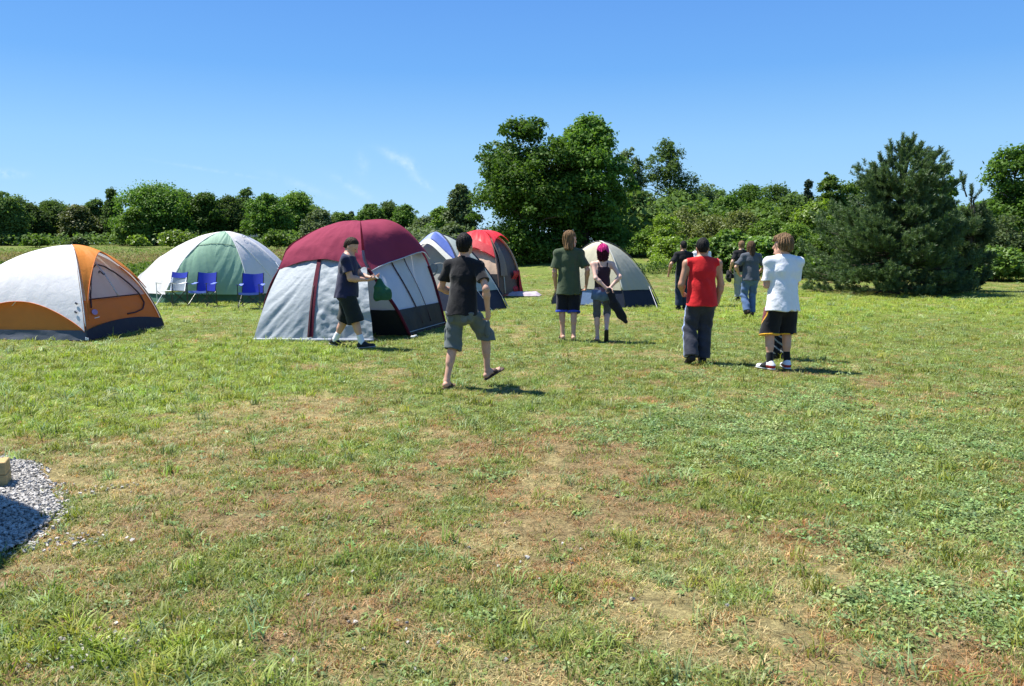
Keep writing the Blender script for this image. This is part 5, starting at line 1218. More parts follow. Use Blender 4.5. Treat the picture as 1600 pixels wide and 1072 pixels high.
        for e in (-1, 1): hd.ell(s.hp(e * .076, -.008, -.012), R, (.010 * k, .020 * k, .033 * k))
        groups = [g, hd]; fg = Group(.004)
        for e in (-1, 1):
            d, n = s.hd[e], s.pn[e]; sd = np.cross(d, n) * (1 if True else -1); sd = sd if (np.cross(sd, d) @ n) * 1 > 0 else -sd
            ts = sd * (1 if (sd @ s.fw) >= 0 else -1); wq = s.wr[e]; c = s.curl[e]
            pg = Group(.012); pg.cap(wq, wq + d * .03 * k, .027 * k, .034 * k, flat=(n, 1.5)); pg.cap(wq + d * .03 * k, wq + d * .082 * k, .036 * k, .040 * k, flat=(n, 2.5)); groups.append(pg)
            for i in range(4):
                o = (1.5 - i) * .0205 * k; ln = (.072, .082, .077, .060)[i] * k; ci = c * (1 + .16 * i); b0 = wq + d * (.088 - .004 * abs(i - 1)) * k + ts * o; d1 = nrm(d * math.cos(ci) + n * math.sin(ci) + ts * (1.5 - i) * .06); b1 = b0 + d1 * ln * .48; d2 = nrm(d * math.cos(ci * 2.3) + n * math.sin(ci * 2.3) + ts * (1.5 - i) * .03); b2 = b1 + d2 * ln * .52
                fg.cap(b0 - d1 * .012 * k, b1, .0098 * k, .0088 * k); fg.cap(b1, b2, .0088 * k, .0072 * k)
            t0 = wq + d * .030 * k + ts * .030 * k; t1 = t0 + nrm(d * .7 + ts * .65 + n * .35) * .042 * k; t2 = t1 + nrm(d * .9 + ts * .15 + n * .45) * .034 * k; fg.cap(t0, t1, .0135 * k, .0110 * k); fg.cap(t1, t2, .0105 * k, .0085 * k)
        groups.append(fg)
        for e in (-1, 1):
            a, f, u = s.footframe(e); ft = Group(.02); ft.cap(a + (-f * .035 - u * .045) * k, a + (f * .03 - u * .03) * k, .036 * k, .036 * k); ft.cap(a, a + (f * .06 - u * .042) * k, .034 * k, .028 * k); ft.cap(a + (f * .04 - u * .045) * k, a + (f * .125 - u * .060) * k, .034 * k, .038 * k, flat=(u, 1.8))
            rt = np.cross(f, u)
            for i in range(5): o = rt * e * (-.030 + .0155 * i) * k; ft.cap(a + (f * .13 - u * .062) * k + o, a + (f * (.178 - .008 * i - .004 * i * i * .5) - u * .066) * k + o, .012 * k, (.0125 if i == 0 else .009) * k, .006)
            groups.append(ft)
        V, F = surface(groups, s.res, .012); V = relax(V, F, 1, .35)
        me = mesh_np("body", V, F, [s.skin, LIP], s.root); c = V[F].mean(1); L = (c - s.hc) @ s.HR / s.s; lip = (np.abs(L[:, 0]) < .024) & (L[:, 1] > .088) & (np.abs(L[:, 2] + .063) < .010); me.data.polygons.foreach_set('material_index', lip.astype(np.int32))
        for e in (-1, 1):
            mb = MB(); c = s.hp(e * .031, .077, .002); pts = [c + s.HR @ (V3(0, t, 0) * .011 * s.s) for t in (-1, -.6, 0, .6, 1)]; mb.tube([tuple(p) for p in pts], [.001, .009 * s.s, .0115 * s.s, .009 * s.s, .001], 10, cap=False); mb.build("eye", EYE, s.root, smooth=True)
        return me
    def footframe(s, e):
        f = s.feet[e]; R = rotz(f[3]) @ rotx(f[4]); return s.ank[e], R @ V3(0, 1, 0), R @ V3(0, 0, 1)
    def legpt(s, e, L):
        """point and direction at length L (m, unscaled) down the leg"""
        k = s.s; L = L * k; l1 = np.linalg.norm(s.knee[e] - s.hj[e])
        if L <= l1: d = nrm(s.knee[e] - s.hj[e]); return s.hj[e] + d * L, d, False
        d = nrm(s.ank[e] - s.knee[e]); return s.knee[e] + d * (L - l1), d, True
    def add(s, name, groups, m, disp=None, clip=None, kg=.02, paint=None, mats=None, res=None, rel=1):
        V, F = surface(groups, res or s.res, kg, disp, clip); V = relax(V, F, rel, .4) if rel else V; o = mesh_np(name, V, F, mats or m, s.root)
        if paint is not None: o.data.polygons.foreach_set('material_index', paint(V[F].mean(1)).astype(np.int32))
        return o
    def torso_group(s, ease, hem, hemr=None, k_=.05):
        k = s.s; b = s.bulk; g = Group(k_); up, fw = s.up, s.fw; w = .93 if s.female else 1
        bot = s.hip + V3(0, -.012 if hem > .885 else -.022, 0) * k; bot[2] = hem * k - .02; fl = 1.36 if hem > .885 else 1.22; hemr = hemr or (.158 if hem > .885 else .180)
        g.cap(bot, s.waist, hemr * k * b + ease * .6 + .006, .142 * k * b * w + ease, None, (fw, fl)); g.cap(s.waist, s.chest, .138 * k * b * w + ease, .152 * k * b * w + ease * .8, None, (fw, 1.4)); g.cap(s.chest, s.chest + up * .1 * k, .152 * k * b * w + ease * .8, .125 * k * b * w + ease * .6, None, (s.sfw, 1.42)); 
        if hem <= .885:
            for e in (-1, 1): g.cap(bot + s.rt * e * .072 * k, s.waist + s.rt * e * .040 * k, .104 * k * b + ease * .6 + .006, .100 * k * b * w + ease * .6, None, (fw, .98))
        g.cut((0, 0, hem * k), (0, 0, -1)); return g
    def tee(s, m, hem=.80, ease=.018, sleeve=.62, amp=.006, name="t_shirt", sl_r=.022, neck=.0, mats=None, paint=None, hemr=None, sleeve_down=0.0, collar=None):
        k = s.s; b = s.bulk; up = s.up; g = s.torso_group(ease, hem, hemr); s.hem = hem
        for e in (-1, 1):
            g.cap(s.neck - up * .045 * k, s.sho[e] + up * .004 * k, .060 * k + ease * .4, .058 * k * b + ease * .45, .05, (s.sfw, 1.10))
            if not sleeve: g.cut(s.sho[e] + s.srt * e * .012 * k, s.srt * e + up * .12)
        g.cut(s.neck + up * (.012 + neck) * k, s.R @ V3(0, .30, 1)); gs = [g]
        if sleeve:
            for e in (-1, 1):
                d = nrm(s.elb[e] - s.sho[e]); end = s.sho[e] + d * .295 * k * sleeve; q = Group(.04); dn = V3(0, 0, -1) - d * (V3(0, 0, -1) @ d); o = dn * sleeve_down
                q.cap(s.sho[e] - up * .018 * k - s.srt * e * .02 * k, end + d * .02 + o, .0535 * k * b + ease * .3, .047 * k * b + sl_r + ease * .3); q.cut(end, d); gs.append(q)
                # open sleeve: hollow the last few centimetres round the arm
                q.cap(end - d * .05 * k, end + d * .06 * k, .040 * k * b, .047 * k * b + sl_r * .5, .006, sub=True)
        fo = folds(amp, 40, 14, len(gs) + hem * 7); zs = s.sho[1][2]
        o = s.add(name, gs, m, lambda x, y, z: fo(x, y, z) * np.clip((zs - .01 - z) / .10, .12, 1).astype(np.float32), kg=.04, mats=mats, paint=paint)
        if collar is not None:
            q = Group(.01); q.cap(s.neck - up * .012 * k - s.fw * .008, s.neck + up * .014 * k - s.fw * .006, .066 * k, .062 * k); q.cut(s.neck + up * .018 * k, s.R @ V3(0, .3, 1)); s.add("collar", [q], collar)
        return o
    def trousers(s, m, L=.84, ease=.014, hemr=.075, top=.10, amp=.006, name="trousers", mats=None, paint=None, thigh=.095, vert=.5, f1=40, flare=None):
        k = s.s; b = s.bulk; g = Group(.035); up, fw = s.up, s.fw
        g.cap(s.hip - up * .05 * k, s.hip + up * (top + .02) * k, .156 * k * b + ease * .6, .140 * k * b + ease * .2, None, (fw, 1.34)); zt = min(s.hip[2] + top * k, getattr(s, 'hem', 9) * k + .035); g.cut((0, 0, zt), (0, 0, 1)); gs = [g]
        for e in (-1, 1):
            q = Group(.03); q.cut((0, 0, zt), (0, 0, 1)); q.ell(s.hj[e] + V3(-e * .01, -.05, -.04) * k, np.eye(3), (.092 * k * b + ease, .085 * k * b + ease, .10 * k)); p, d, below = s.legpt(e, L)
            if not below: q.cap(s.hj[e], p + d * .02, thigh * k * b + ease, hemr * k * b + ease)
            else:
                kr = max(.066, hemr * .9) ; q.cap(s.hj[e], s.knee[e], thigh * k * b + ease, kr * k * b + ease); q.cap(s.knee[e], p + d * .02, kr * k * b + ease, hemr * k * b + ease)
            q.cut(p, d); q.cap(p - d * .05 * k, p + d * .06 * k, hemr * k * b * .8, hemr * k * b + ease - .008, .006, sub=True) if L < .75 else None
            gs.append(q)
        return s.add(name, gs, m, folds(amp, f1, 16, L * 5 + ease * 100, vert), kg=.03, mats=mats, paint=paint)
    def legband(s, name, m, L0, L1, r0, r1, sides=(-1, 1), ease=.0):
        for e in sides:
            a, d, _ = s.legpt(e, L0); b_, d2, _ = s.legpt(e, L1); q = Group(.01); q.cap(a, b_, r0 * s.s * s.bulk + ease, r1 * s.s * s.bulk + ease); q.cut(a, -d); q.cut(b_, d2); s.add(name, [q], m)
    def shoes(s, m, sole, name="shoe", accent=None, ease=.012):
        k = s.s
        for e in (-1, 1):
            a, f, u = s.footframe(e); q = Group(.025); q.cap(a + (-f * .035 - u * .040) * k, a + (f * .03 - u * .03) * k, .036 * k + ease, .036 * k + ease * .8); q.cap(a - f * .01 * k, a + (f * .07 - u * .042) * k, .040 * k + ease * .3, .034 * k + ease * .5); q.cap(a + (f * .04 - u * .045) * k, a + (f * .165 - u * .055) * k, .036 * k + ease, .037 * k + ease * .6, flat=(u, 1.45)); q.cut(a - u * .068 * k, -u)
            o = s.add(name, [q], m, paint=None if accent is None else (lambda c, a=a, f=f, u=u: np.where(((c - a) @ f) / k > .12, 1, np.where(((c - a) @ f) / k < .02, np.where(((c - a) @ u) / k > -.030, 1, 2), 0))), mats=[m, *accent] if accent else None, res=.007)
            q = Group(.01); q.cap(a + (-f * .040 - u * .074) * k, a + (f * .05 - u * .074) * k, .046 * k, .043 * k, flat=(u, 3.0)); q.cap(a + (f * .05 - u * .074) * k, a + (f * .170 - u * .074) * k, .043 * k, .047 * k, flat=(u, 3.0)); V, F = surface([q], .006); so = mesh_np("sole", V, F, sole, o)
    def sandals(s, m, name="sandal", strap=True):
        k = s.s
        for e in (-1, 1):
            a, f, u = s.footframe(e); q = Group(.012); q.cap(a + (-f * .040 - u * .083) * k, a + (f * .05 - u * .083) * k, .042 * k, .040 * k, flat=(u, 3.2)); q.cap(a + (f * .05 - u * .083) * k, a + (f * .170 - u * .083) * k, .040 * k, .046 * k, flat=(u, 3.2)); gs = [q]
            if strap: r = Group(.01); r.cap(a + (f * .055 - u * .046) * k, a + (f * .10 - u * .058) * k, .043 * k, .044 * k, flat=(u, 1.5)); r.cut(a + (f * .045 - u * .05) * k, -f); r.cut(a + (f * .112 - u * .05) * k, f); r.cap(a + (f * .0 - u * .05) * k, a + (f * .16 - u * .066) * k, .036 * k, .037 * k, .003, (u, 1.6), sub=True); gs.append(r)
            s.add(name, gs, m, res=.006)
    def hair(s, m, kind='short', name="hair", noise=.007, vol=.012, mats=None, paint=None):
        k = s.s; R = s.HR; g = Group(.03); g.ell(s.hp(0, -.012, .034), R, ((.080 + vol) * k, (.101 + vol) * k, (.100 + vol) * k)); g.cap(s.hp(0, -.05, -.01), s.hp(0, -.055, -.045), .060 * k, .048 * k)
        if kind in ('long', 'vlong', 'bob'):
            lnz = {'bob': -.13, 'long': -.135, 'vlong': -.34}[kind]
            for (x, y, r) in ((-.062, -.02, .030), (.062, -.02, .030), (-.035, -.065, .036), (.035, -.065, .036), (0, -.075, .038), (-.066, .015, .022), (.066, .015, .022)):
                a = s.hp(x, y, -.01); z = s.hp(x, y, -.01); z = z + (V3(0, -.02 if kind == 'bob' else -.055 if y < 0 else -.02, 0) + V3(0, 0, lnz * (1 if y < .0 else .8))) * k; g.cap(a, z, r * k, r * k * .62)
        if kind == 'shaggy':
            for (x, y) in ((-.07, -.02), (.07, -.02), (-.04, -.075), (.04, -.075), (0, -.085), (-.068, .03), (.068, .03)): g.cap(s.hp(x, y, .02), s.hp(x * 1.05, y * 1.06, -.045 if y < 0 else -.01), .034 * k, .024 * k)
            g.cap(s.hp(-.03, .075, .085), s.hp(-.045, .098, .045), .026 * k, .014 * k); g.cap(s.hp(.02, .08, .09), s.hp(.03, .10, .05), .026 * k, .014 * k)
        def clip(x, y, z):
            P = np.stack([x, y, z], 1) - s.hc; L = (P @ R) / k / s.hs; line_ = np.where(L[:, 2] > .075, .112, np.where(L[:, 2] > .045, .085, .022 if kind in ('long', 'vlong', 'bob') else .012)); d1 = (L[:, 1] - line_ - .010 * np.sin(L[:, 0] * 60)) * .8 * k
            if kind == 'shaggy': line_ = np.where(L[:, 2] > .05, .125, .03); d1 = (L[:, 1] - line_) * .8 * k
            if kind == 'short': d1 = (L[:, 1] - np.interp(L[:, 2], [-.06, 0, .04, .07, .10], [-.040, -.015, .012, .052, .098]) - .008 * np.sin(L[:, 0] * 60)) * .8 * k
            if kind == 'short': d1 = np.maximum(d1, (-.062 - L[:, 2]) * k); d1 = np.maximum(d1, np.where((np.abs(L[:, 0]) > .055) & (L[:, 1] > -.045), (-.005 - L[:, 2]) * k, -1))
            return d1.astype(np.float32)
        def disp(x, y, z):
            P = np.stack([x, y, z], 1) - s.hc; L = (P @ R) / k; a = np.arctan2(L[:, 0], L[:, 1] + .01); return (noise * (np.sin(a * 21 + 1.2 * np.sin(L[:, 2] * 22)) * .6 + np.sin(a * 47 + L[:, 2] * 20) * .5 + np.sin(L[:, 2] * 45 + a * 9) * .15)).astype(np.float32)
        return s.add(name, [g], m, disp, clip, mats=mats, paint=paint, res=min(s.res, .0065), rel=1)

def gpos(px, py): p = G(px, py); return (p.x, p.y, 0.0)
C_NAVY = cloth("cotton_navy", (.022, .024, .060)); C_BLACK = cloth("cotton_black", (.014, .014, .017)); C_BLKSH = cloth("twill_black", (.016, .020, .020)); C_CARGO = cloth("twill_grey_green", (.105, .125, .130), .2); C_OLIVE = cloth("cotton_olive", (.062, .085, .048)); C_BASK = cloth("mesh_black_blue", (.010, .012, .022)); C_ROYAL = cloth("trim_royal", (.03, .06, .40))
C_PLUM = cloth("knit_plum", (.035, .018, .030)); C_TIE = cloth("tie_dye_plum", (.16, .10, .17), .6); C_DENIM = cloth("denim_blue", (.085, .14, .26), .3); C_DENIMD = cloth("denim_dark", (.018, .032, .060), .25); C_LEGG = cloth("leggings_grey", (.085, .090, .110), .45); C_REDT = cloth("jersey_red", (.56, .018, .022)); C_TRACK = cloth("nylon_dark_navy", (.030, .034, .050), .2, .4, .6); C_STRIPE = cloth("stripe_pale_blue", (.35, .45, .75)); C_WHITE = cloth("cotton_white", (.74, .75, .80), .05); C_GREYT = cloth("cotton_slate", (.085, .095, .115)); C_KHAKI = cloth("twill_light_grey", (.27, .29, .29)); C_GOLD = cloth("trim_gold", (.72, .38, .03)); C_WINE = cloth("panel_wine", (.16, .03, .04)); C_SOCKW = cloth("sock_white", (.78, .78, .80), .05); C_SOCKB = cloth("sock_black", (.012, .012, .014))
S_BLACK = mat("shoe_black", (.012, .012, .014), .6, .3, .1, 9, .2, 60); S_SOLE = mat("shoe_sole_grey", (.30, .30, .32), .8, .2, .1); S_SOLEB = mat("shoe_sole_black", (.02, .02, .022), .8, .2, .1); S_BROWN = mat("sandal_brown", (.075, .040, .032), .7, .3, .15, 9, .2, 60); S_WHITE = mat("shoe_white", (.72, .72, .74), .5, .3, .05); S_RED = mat("shoe_red", (.38, .03, .03), .5, .3, .05); S_SOLEW = mat("shoe_sole_white", (.62, .63, .65), .7, .2, .05)
H_DARK = hairm("hair_dark_brown", (.048, .030, .018)); H_BLACK = hairm("hair_black", (.008, .007, .007)); H_DBL = hairm("hair_dark_blond", (.17, .100, .046)); H_PINK = hairm("hair_magenta", (.60, .035, .22)); H_MAUVE = hairm("hair_dark_roots", (.055, .010, .020)); H_BRN = hairm("hair_brown", (.075, .042, .022)); H_LBRN = hairm("hair_light_brown", (.165, .100, .052))

# 1 — man in navy T-shirt walking to the right, looking at what he holds
p = Person(gpos(545, 543), -math.pi / 2 - .06, 1.76, "man in navy T-shirt and black shorts walking past the maroon tent, looking down", hip=(0, .0, .905), feet={1: (.10, .235, .085, 0, .10), -1: (-.09, -.245, .105, 0, -.22)}, hands={1: (.14, .36, 1.07), -1: (-.03, .39, 1.09)}, hint={1: V3(.35, -.5, -1), -1: V3(-.5, -.3, -1)}, head=(0, .55), lean=.06, bulk=1.20, palm={1: (-.5, .1, .9), -1: (.4, .1, .9)}, handdir={1: V3(-.35, .9, .2), -1: V3(.35, .9, .1)}, curl=(.5, .7), skin=SKIN)
p.body(); p.tee(C_NAVY, .79, .018, .66, .006); p.trousers(C_BLKSH, .50, .020, .098, .06, .006, "shorts"); p.legband("sock", C_SOCKW, .70, .86, .040, .042); p.shoes(S_BLACK, S_SOLE); p.hair(H_DARK, 'short', vol=.009, noise=.004); P1 = p
# 2 — man in black T-shirt striding away, nearest to the camera
p = Person(gpos(726, 606), -.42, 1.74, "man in black T-shirt and grey cargo shorts striding away, nearest to the camera", hip=(-.02, 0, .915), feet={-1: (-.16, -.13, .092, .15, -.06), 1: (.15, .28, .17, -.55, .42)}, hands={-1: (-.17, .24, 1.02), 1: (.285, .02, .89)}, hint={-1: V3(-1, -.6, -.3), 1: V3(.8, -1, 0)}, head=(.22, -.05), lean=.05, side=.02, bulk=.96, sh=.19, shyaw=.06, res=.0068, skin=SKIN)
p.body(); p.tee(C_BLACK, .835, .012, .66, .007, hemr=.168, collar=C_BLACK); p.trousers(C_CARGO, .47, .012, .096, .07, .007, "cargo_shorts", vert=.3, f1=52, thigh=.088)
for e in (-1, 1):
    a, d, _ = p.legpt(e, .30); q = Group(.02); q.cap(a + V3(e * .083, -.01, -.045), a + V3(e * .083, -.01, .045), .055, .055, flat=((1, 0, 0), 2.4)); p.add("cargo_pocket", [q], C_CARGO, folds(.005, 50))
for e in (-1, 1): p.add("back_pocket", [Group(.02).cap(p.hip + V3(e * .085, -.122, -.07), p.hip + V3(e * .085, -.124, -.12), .045, .045, flat=((0, 1, 0), 3.6))], C_CARGO, folds(.002, 50))
p.sandals(S_BROWN); p.hair(H_BLACK, 'short', vol=.012, noise=.004)
# 3 — long-haired man in olive T-shirt
p = Person(gpos(888, 531.5), .05, 1.85, "man with long blond hair in olive T-shirt standing beside the pink-haired woman", hip=(0, 0, .925), feet={-1: (-.085, .06, .09, .1, 0), 1: (.075, -.06, .09, -.12, 0)}, hands={-1: (-.20, .14, .88), 1: (.29, .05, .90)}, head=(-1.05, .02), lean=.03, bulk=.92, sh=.19, skin=SKIN)
p.body(); p.tee(C_OLIVE, .745, .030, .80, .010, hemr=.185, sl_r=.030, collar=C_OLIVE); p.trousers(C_BASK, .47, .018, .094, .02, .007, "shorts", vert=.8); p.legband("shorts_trim", C_ROYAL, .435, .472, .097, .097, (-1, 1), .019); p.sandals(S_BLACK, "flip_flop"); p.hair(H_DBL, 'long', vol=.012, noise=.007)
# 4 — woman with magenta hair
p = Person(gpos(940, 533), -.05, 1.62, "woman with magenta hair in dark tank top, hands behind her back", hip=(0, 0, .925), feet={-1: (-.075, .05, .085, .05, 0), 1: (.075, -.13, .20, -.05, -1.15)}, hands={-1: (.06, -.19, .975), 1: (.13, -.18, .985)}, hint={-1: V3(-1, -.35, .1), 1: V3(1, -.25, .1)}, head=(-.15, .12), lean=.03, bulk=.92, sh=.17, female=True, skin=SKINP, palm={-1: (0, -.9, -.3), 1: (-.2, -.9, -.2)}, handdir={-1: V3(.85, -.1, -.35), 1: V3(-.25, -.1, -.9)}, curl=(.4, .7), res=.007)
p.body(); k = p.s
p.tee(C_PLUM, .90, .006, None, .004, "tank_top", neck=-.155, mats=[C_PLUM, C_TIE], paint=lambda c: (c[:, 2] < .985 * k) * 1)
for e in (-1, 1):
    q = Group(.01)
    pts = [p.chest + p.up * .06 * k + V3(e * .075, -.112, 0) * k, p.neck - p.up * .06 * k + V3(e * .082, -.072, .0) * k, p.neck - p.up * .012 * k + V3(e * .085, .0, .004) * k, p.chest + p.up * .06 * k + V3(e * .085, .105, 0) * k]
    for a, b in zip(pts[:-1], pts[1:]): q.cap(a, b, .012 * k, .012 * k)
    p.add("shoulder_strap", [q], C_PLUM)
p.trousers(C_DENIM, .13, .016, .105, .06, .004, "denim_shorts"); p.trousers(C_LEGG, .50, .004, .056, .02, .003, "leggings", thigh=.086); p.sandals(S_BLACK, "flip_flop", strap=False)
p.hair(H_PINK, 'bob', vol=.018, noise=.015, mats=[H_PINK, H_MAUVE], paint=lambda c: (((c - p.hc) @ p.HR)[:, 2] < (.012 * k + .02 * k * np.sin(c[:, 0] * 50))) * 1); PW = p
# 5 — man in black polo
p = Person(gpos(1066, 483.5), .06, 1.74, "man in black polo shirt and dark jeans walking away ahead of the red shirt", hip=(.0, 0, .925), feet={-1: (-.08, .05, .085, 0, 0), 1: (.09, .10, .085, -.1, 0)}, hands={-1: (-.36, .04, .93), 1: (.30, .05, .9)}, hint={-1: V3(-.6, -1, 0)}, head=(.1, .1), lean=.02, bulk=1.04, res=.010, skin=SKIN2)
p.body(); p.tee(C_BLACK, .87, .018, .80, .005, "polo_shirt", collar=C_BLACK); p.trousers(C_DENIMD, .82, .016, .075, .06, .006, "jeans"); p.shoes(S_BLACK, S_SOLEB); p.hair(H_BLACK, 'short', vol=.004, noise=.002)
# 6 — white shirt, mostly hidden behind the red shirt
p = Person(gpos(1094, 478), -.1, 1.76, "dark-haired man in white shirt almost hidden behind the red sleeveless shirt", feet={-1: (-.08, .10, .085, 0, 0), 1: (.09, -.05, .085, 0, 0)}, head=(-.2, .18), bulk=1.0, res=.010)
p.body(); p.tee(C_WHITE, .84, .02, .7, .006, "white_shirt"); p.trousers(C_DENIMD, .82, .014, .075, .06, .006, "jeans"); p.shoes(S_BLACK, S_SOLEB); p.hair(H_BLACK, 'short', noise=.004)
# 7 — red sleeveless shirt
p = Person(gpos(1091, 567), .02, 1.70, "stocky man in red sleeveless shirt and dark track pants, seen from behind", hip=(.02, 0, .925), feet={-1: (-.13, -.10, .12, .12, -.35), 1: (.07, .03, .085, -.1, 0)}, hands={-1: (-.20, .22, .99), 1: (.265, .06, .85)}, hint={-1: V3(-.45, -.6, -.8), 1: V3(1, -.25, 0)}, head=(-.12, .08), lean=.02, bulk=1.15, sh=.215, skin=SKIN2, palm={1: (-1, .2, 0), -1: (1, .2, 0)}, handdir={1: V3(-.45, .15, -.85)}, res=.007)
p.body(); p.tee(C_REDT, .81, .016, None, .007, "sleeveless_shirt", hemr=.172)
hj = p.hip[0]; k = p.s
def stripe(c, e=-1, p=p):
    side = np.zeros(len(c))
    for off in (0, .016, -.016):
        side = np.maximum(side, ((c[:, 0] < p.hip[0] - .105) & (np.abs((c[:, 1] - np.interp(c[:, 2], [.1, p.knee[-1][2], p.hip[2]], [p.ank[-1][1], p.knee[-1][1], p.hip[1]])) - off - .0) < .0055)) * 1)
    return side
p.trousers(C_TRACK, .845, .010, .082, .06, .008, "track_pants", mats=[C_TRACK, C_STRIPE], paint=stripe, vert=.25); p.shoes(S_BLACK, S_SOLEB); p.hair(H_BLACK, 'short', vol=.010, noise=.003)
# 8 — black T-shirt and grey trousers, behind the long-haired one
p = Person(gpos(1156, 470), .05, 1.76, "man in black T-shirt and light grey trousers carrying a black hat", feet={-1: (-.04, .05, .085, 0, 0), 1: (.12, -.02, .085, 0, 0)}, hands={-1: (-.29, .05, .93), 1: (.28, .05, .9)}, head=(.1, .1), bulk=1.06, res=.010)
p.body(); p.tee(C_BLACK, .85, .018, .75, .005); p.trousers(C_KHAKI, .80, .016, .078, .06, .007); p.shoes(S_BLACK, S_SOLEB); p.hair(H_LBRN, 'short', noise=.003); P8 = p
# 9 — slate T-shirt, long brown hair, jeans
p = Person(gpos(1170, 493), .04, 1.72, "long brown haired man in slate T-shirt and blue jeans walking away", hip=(.01, 0, .92), feet={-1: (-.10, -.14, .13, .25, -.55), 1: (.08, .04, .085, -.1, 0)}, hands={-1: (-.21, .20, .98), 1: (.24, .20, .97)}, hint={-1: V3(-1, -.6, -.2), 1: V3(1, -.6, -.2)}, head=(0, .22), lean=.04, bulk=1.02, res=.009)
p.body(); p.tee(C_GREYT, .83, .026, .78, .010, sl_r=.03); p.trousers(C_DENIM, .84, .012, .074, .06, .010, "jeans", vert=.2); p.shoes(S_BROWN, S_SOLEB); p.hair(H_BRN, 'vlong', vol=.012, noise=.006)
# 10 — white T-shirt, basketball shorts
p = Person(gpos(1216, 577), .02, 1.74, "man in white T-shirt and black shorts with gold trim, head turned left", hip=(.015, 0, .925), feet={-1: (-.125, -.03, .09, .55, 0), 1: (.125, .04, .09, -.1, 0)}, hands={-1: (-.01, .21, 1.12), 1: (.01, .24, 1.09)}, hint={-1: V3(-.55, -.5, -1), 1: V3(.55, -.5, -1)}, head=(.95, .04), lean=.015, bulk=1.08, sh=.20, skin=SKIN, palm={-1: (0, -1, 0), 1: (0, -1, 0)}, res=.0068)
p.body(); p.tee(C_WHITE, .775, .019, .80, .009, hemr=.178, sl_r=.018, collar=C_WHITE)
kk = p.s
def side_panel(c, p=p, k=kk):
    # curved gold line and wine panel on the outer left thigh
    dy = c[:, 1] - (-.015) + .0; zt = c[:, 2] / k; out = (c[:, 0] < p.hip[0] - .09); edge = -.040 + .17 * np.clip((.80 - zt) / .25, -.2, 1) ** 2 - (0); inside_ = out & (dy > edge) & (zt > .56) & (dy < .12); gold = out & (np.abs(dy - edge) < .009) & (zt > .56); return np.where(gold, 2, np.where(inside_, 1, 0))
p.trousers(C_BASK, .465, .018, .104, .03, .006, "basketball_shorts", mats=[C_BLACK, C_WINE, C_GOLD], paint=side_panel, vert=.8); p.legband("gold_trim", C_GOLD, .452, .47, .107, .107, (-1, 1), .019); p.legband("sock", C_SOCKB, .69, .86, .040, .041); p.shoes(S_BLACK, S_SOLEW, "sneaker", (S_WHITE, S_RED)); p.hair(H_LBRN, 'shaggy', vol=.020, noise=.009)
# 11 — person hidden in front of the white T-shirt
p = Person(gpos(1216, 561), .1, 1.66, "person in black striped trousers hidden behind the man in the white T-shirt", feet={-1: (-.07, .02, .085, 0, 0), 1: (.05, -.03, .085, 0, 0)}, bulk=.85, head=(.6, .1), hands={-1: (-.06, .22, 1.05), 1: (.06, .22, 1.03)}, sh=.165, res=.010)
p.body(); p.tee(C_BLACK, .80, .012, .7, .005); k = p.s
p.trousers(C_BLACK, .84, .010, .080, .06, .008, mats=[C_BLACK, C_KHAKI], paint=lambda c: (np.sin((c[:, 2] + .8 * c[:, 0]) * 62) > .72) * (c[:, 2] < .45), vert=.2); p.shoes(S_BLACK, S_SOLEB); p.hair(H_DARK, 'short')

# ------------------------------------------------------------------ things held
def held(name, label, cat, V, F, m, part=None):
    o = mesh_np(name, V, F, m); tag(o, label, cat); return o
def to_world(p, q): M = Matrix.Translation(p.root.location) @ Matrix.Rotation(p.root.rotation_euler.z, 4, 'Z'); return np.array([M @ Vector(v) for v in q])
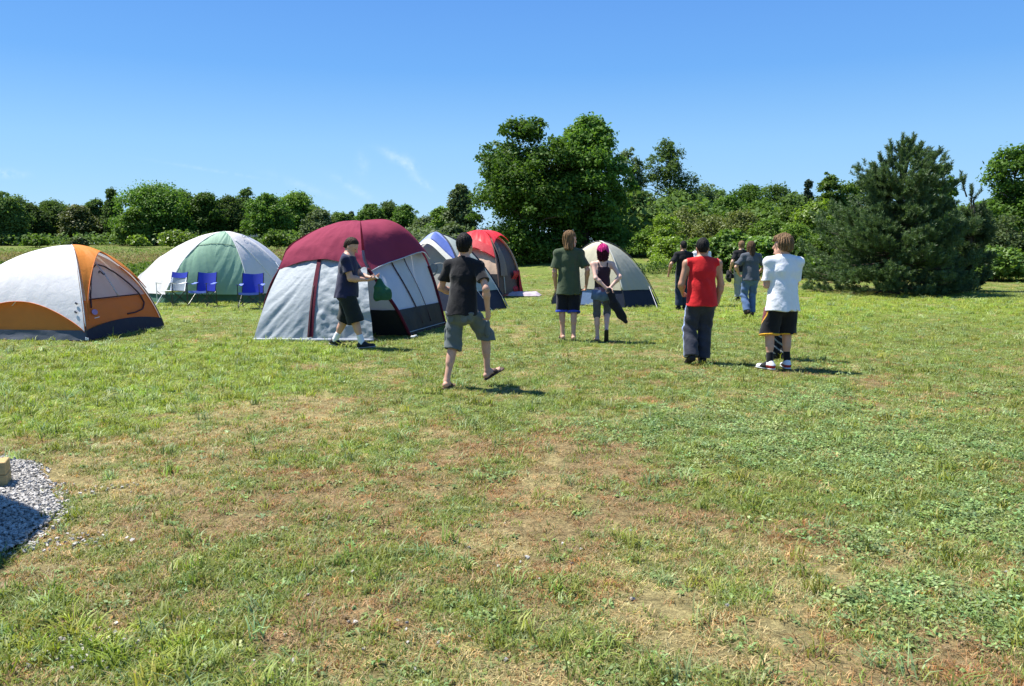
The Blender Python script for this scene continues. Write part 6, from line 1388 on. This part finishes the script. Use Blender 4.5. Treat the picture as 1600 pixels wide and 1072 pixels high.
# green bag hanging from the navy man's hand
bag_m = mat("bag_dark_green", (.012, .085, .045), .55, .3, .25, 7, .6, 20)
hw = P1.wr[-1] + P1.hd[-1] * .08 * P1.s; g = Group(.03); c = hw + V3(.0, .07, -.20)
g.cap(c + V3(0, -.0, -.06), c + V3(0, .02, -.06), .135, .150, flat=((1, 0, 0), 2.2)); g.cap(c + V3(0, -.02, .06), c + V3(0, -.02, .15), .105, .035, flat=((1, 0, 0), 1.8)); g.cut(c + V3(0, 0, -.155), (0, .12, -1))
V, F = surface([g], .007, .02, folds(.010, 34, 12, 1, .8)); held("carrier_bag", "dark green soft bag hanging from the hands of the man in navy", "bag", to_world(P1, V), F, bag_m)
mb = MB(); hh = P1.wr[1] + P1.hd[1] * .115 * P1.s + V3(0, 0, .02); mb.box((0, 0, 0), .062, .115, .012, Matrix.Rotation(-.5, 3, 'X'), bev=.004); mb.box((0, .0, .0085), .05, .09, .004, Matrix.Rotation(-.5, 3, 'X'))
o = mb.build("mobile_phone", mat("phone_silver", (.55, .56, .52), .3, .5, .05)); o.location = to_world(P1, [hh])[0]; o.rotation_euler = (0, 0, P1.root.rotation_euler.z); tag(o, "small pale phone in the hands of the man in navy", "phone")
# black jacket hanging from the woman's hands
a = PW.wr[1] + PW.hd[1] * .06; g = Group(.03); g.cap(a + V3(.0, -.03, .03), a + V3(.08, -.03, -.20), .040, .075, flat=((0, 1, 0), 1.5)); g.cap(a + V3(.08, -.03, -.20), a + V3(.24, -.02, -.43), .080, .055, flat=((0, 1, 0), 1.6)); g.cap(a + V3(.02, -.02, -.05), a + V3(.20, .0, -.40), .05, .07, flat=((0, 1, 0), 1.6)); g.cap(a + V3(.16, -.02, -.36), a + V3(.28, -.01, -.50), .05, .03, flat=((0, 1, 0), 1.5))
V, F = surface([g], .007, .02, folds(.012, 42, 14, 2, .6)); held("jacket", "black jacket dangling from the hands of the pink-haired woman", "jacket", to_world(PW, V), F, cloth("jacket_black", (.016, .016, .020), .3))
# black hat carried by the man in grey trousers
a = P8.wr[-1] + P8.hd[-1] * .10; g = Group(.02); g.cap(a + V3(-.02, .0, -.06), a + V3(-.05, .0, -.18), .12, .15, flat=(nrm(V3(.9, .25, .4)), 5)); g.cap(a + V3(-.03, 0, -.10), a + V3(.07, .0, -.13), .085, .07)
V, F = surface([g], .008, .02, folds(.004, 40)); held("hat", "black wide-brimmed hat held low by the man in light grey trousers", "hat", to_world(P8, V), F, cloth("felt_black", (.014, .014, .016)))
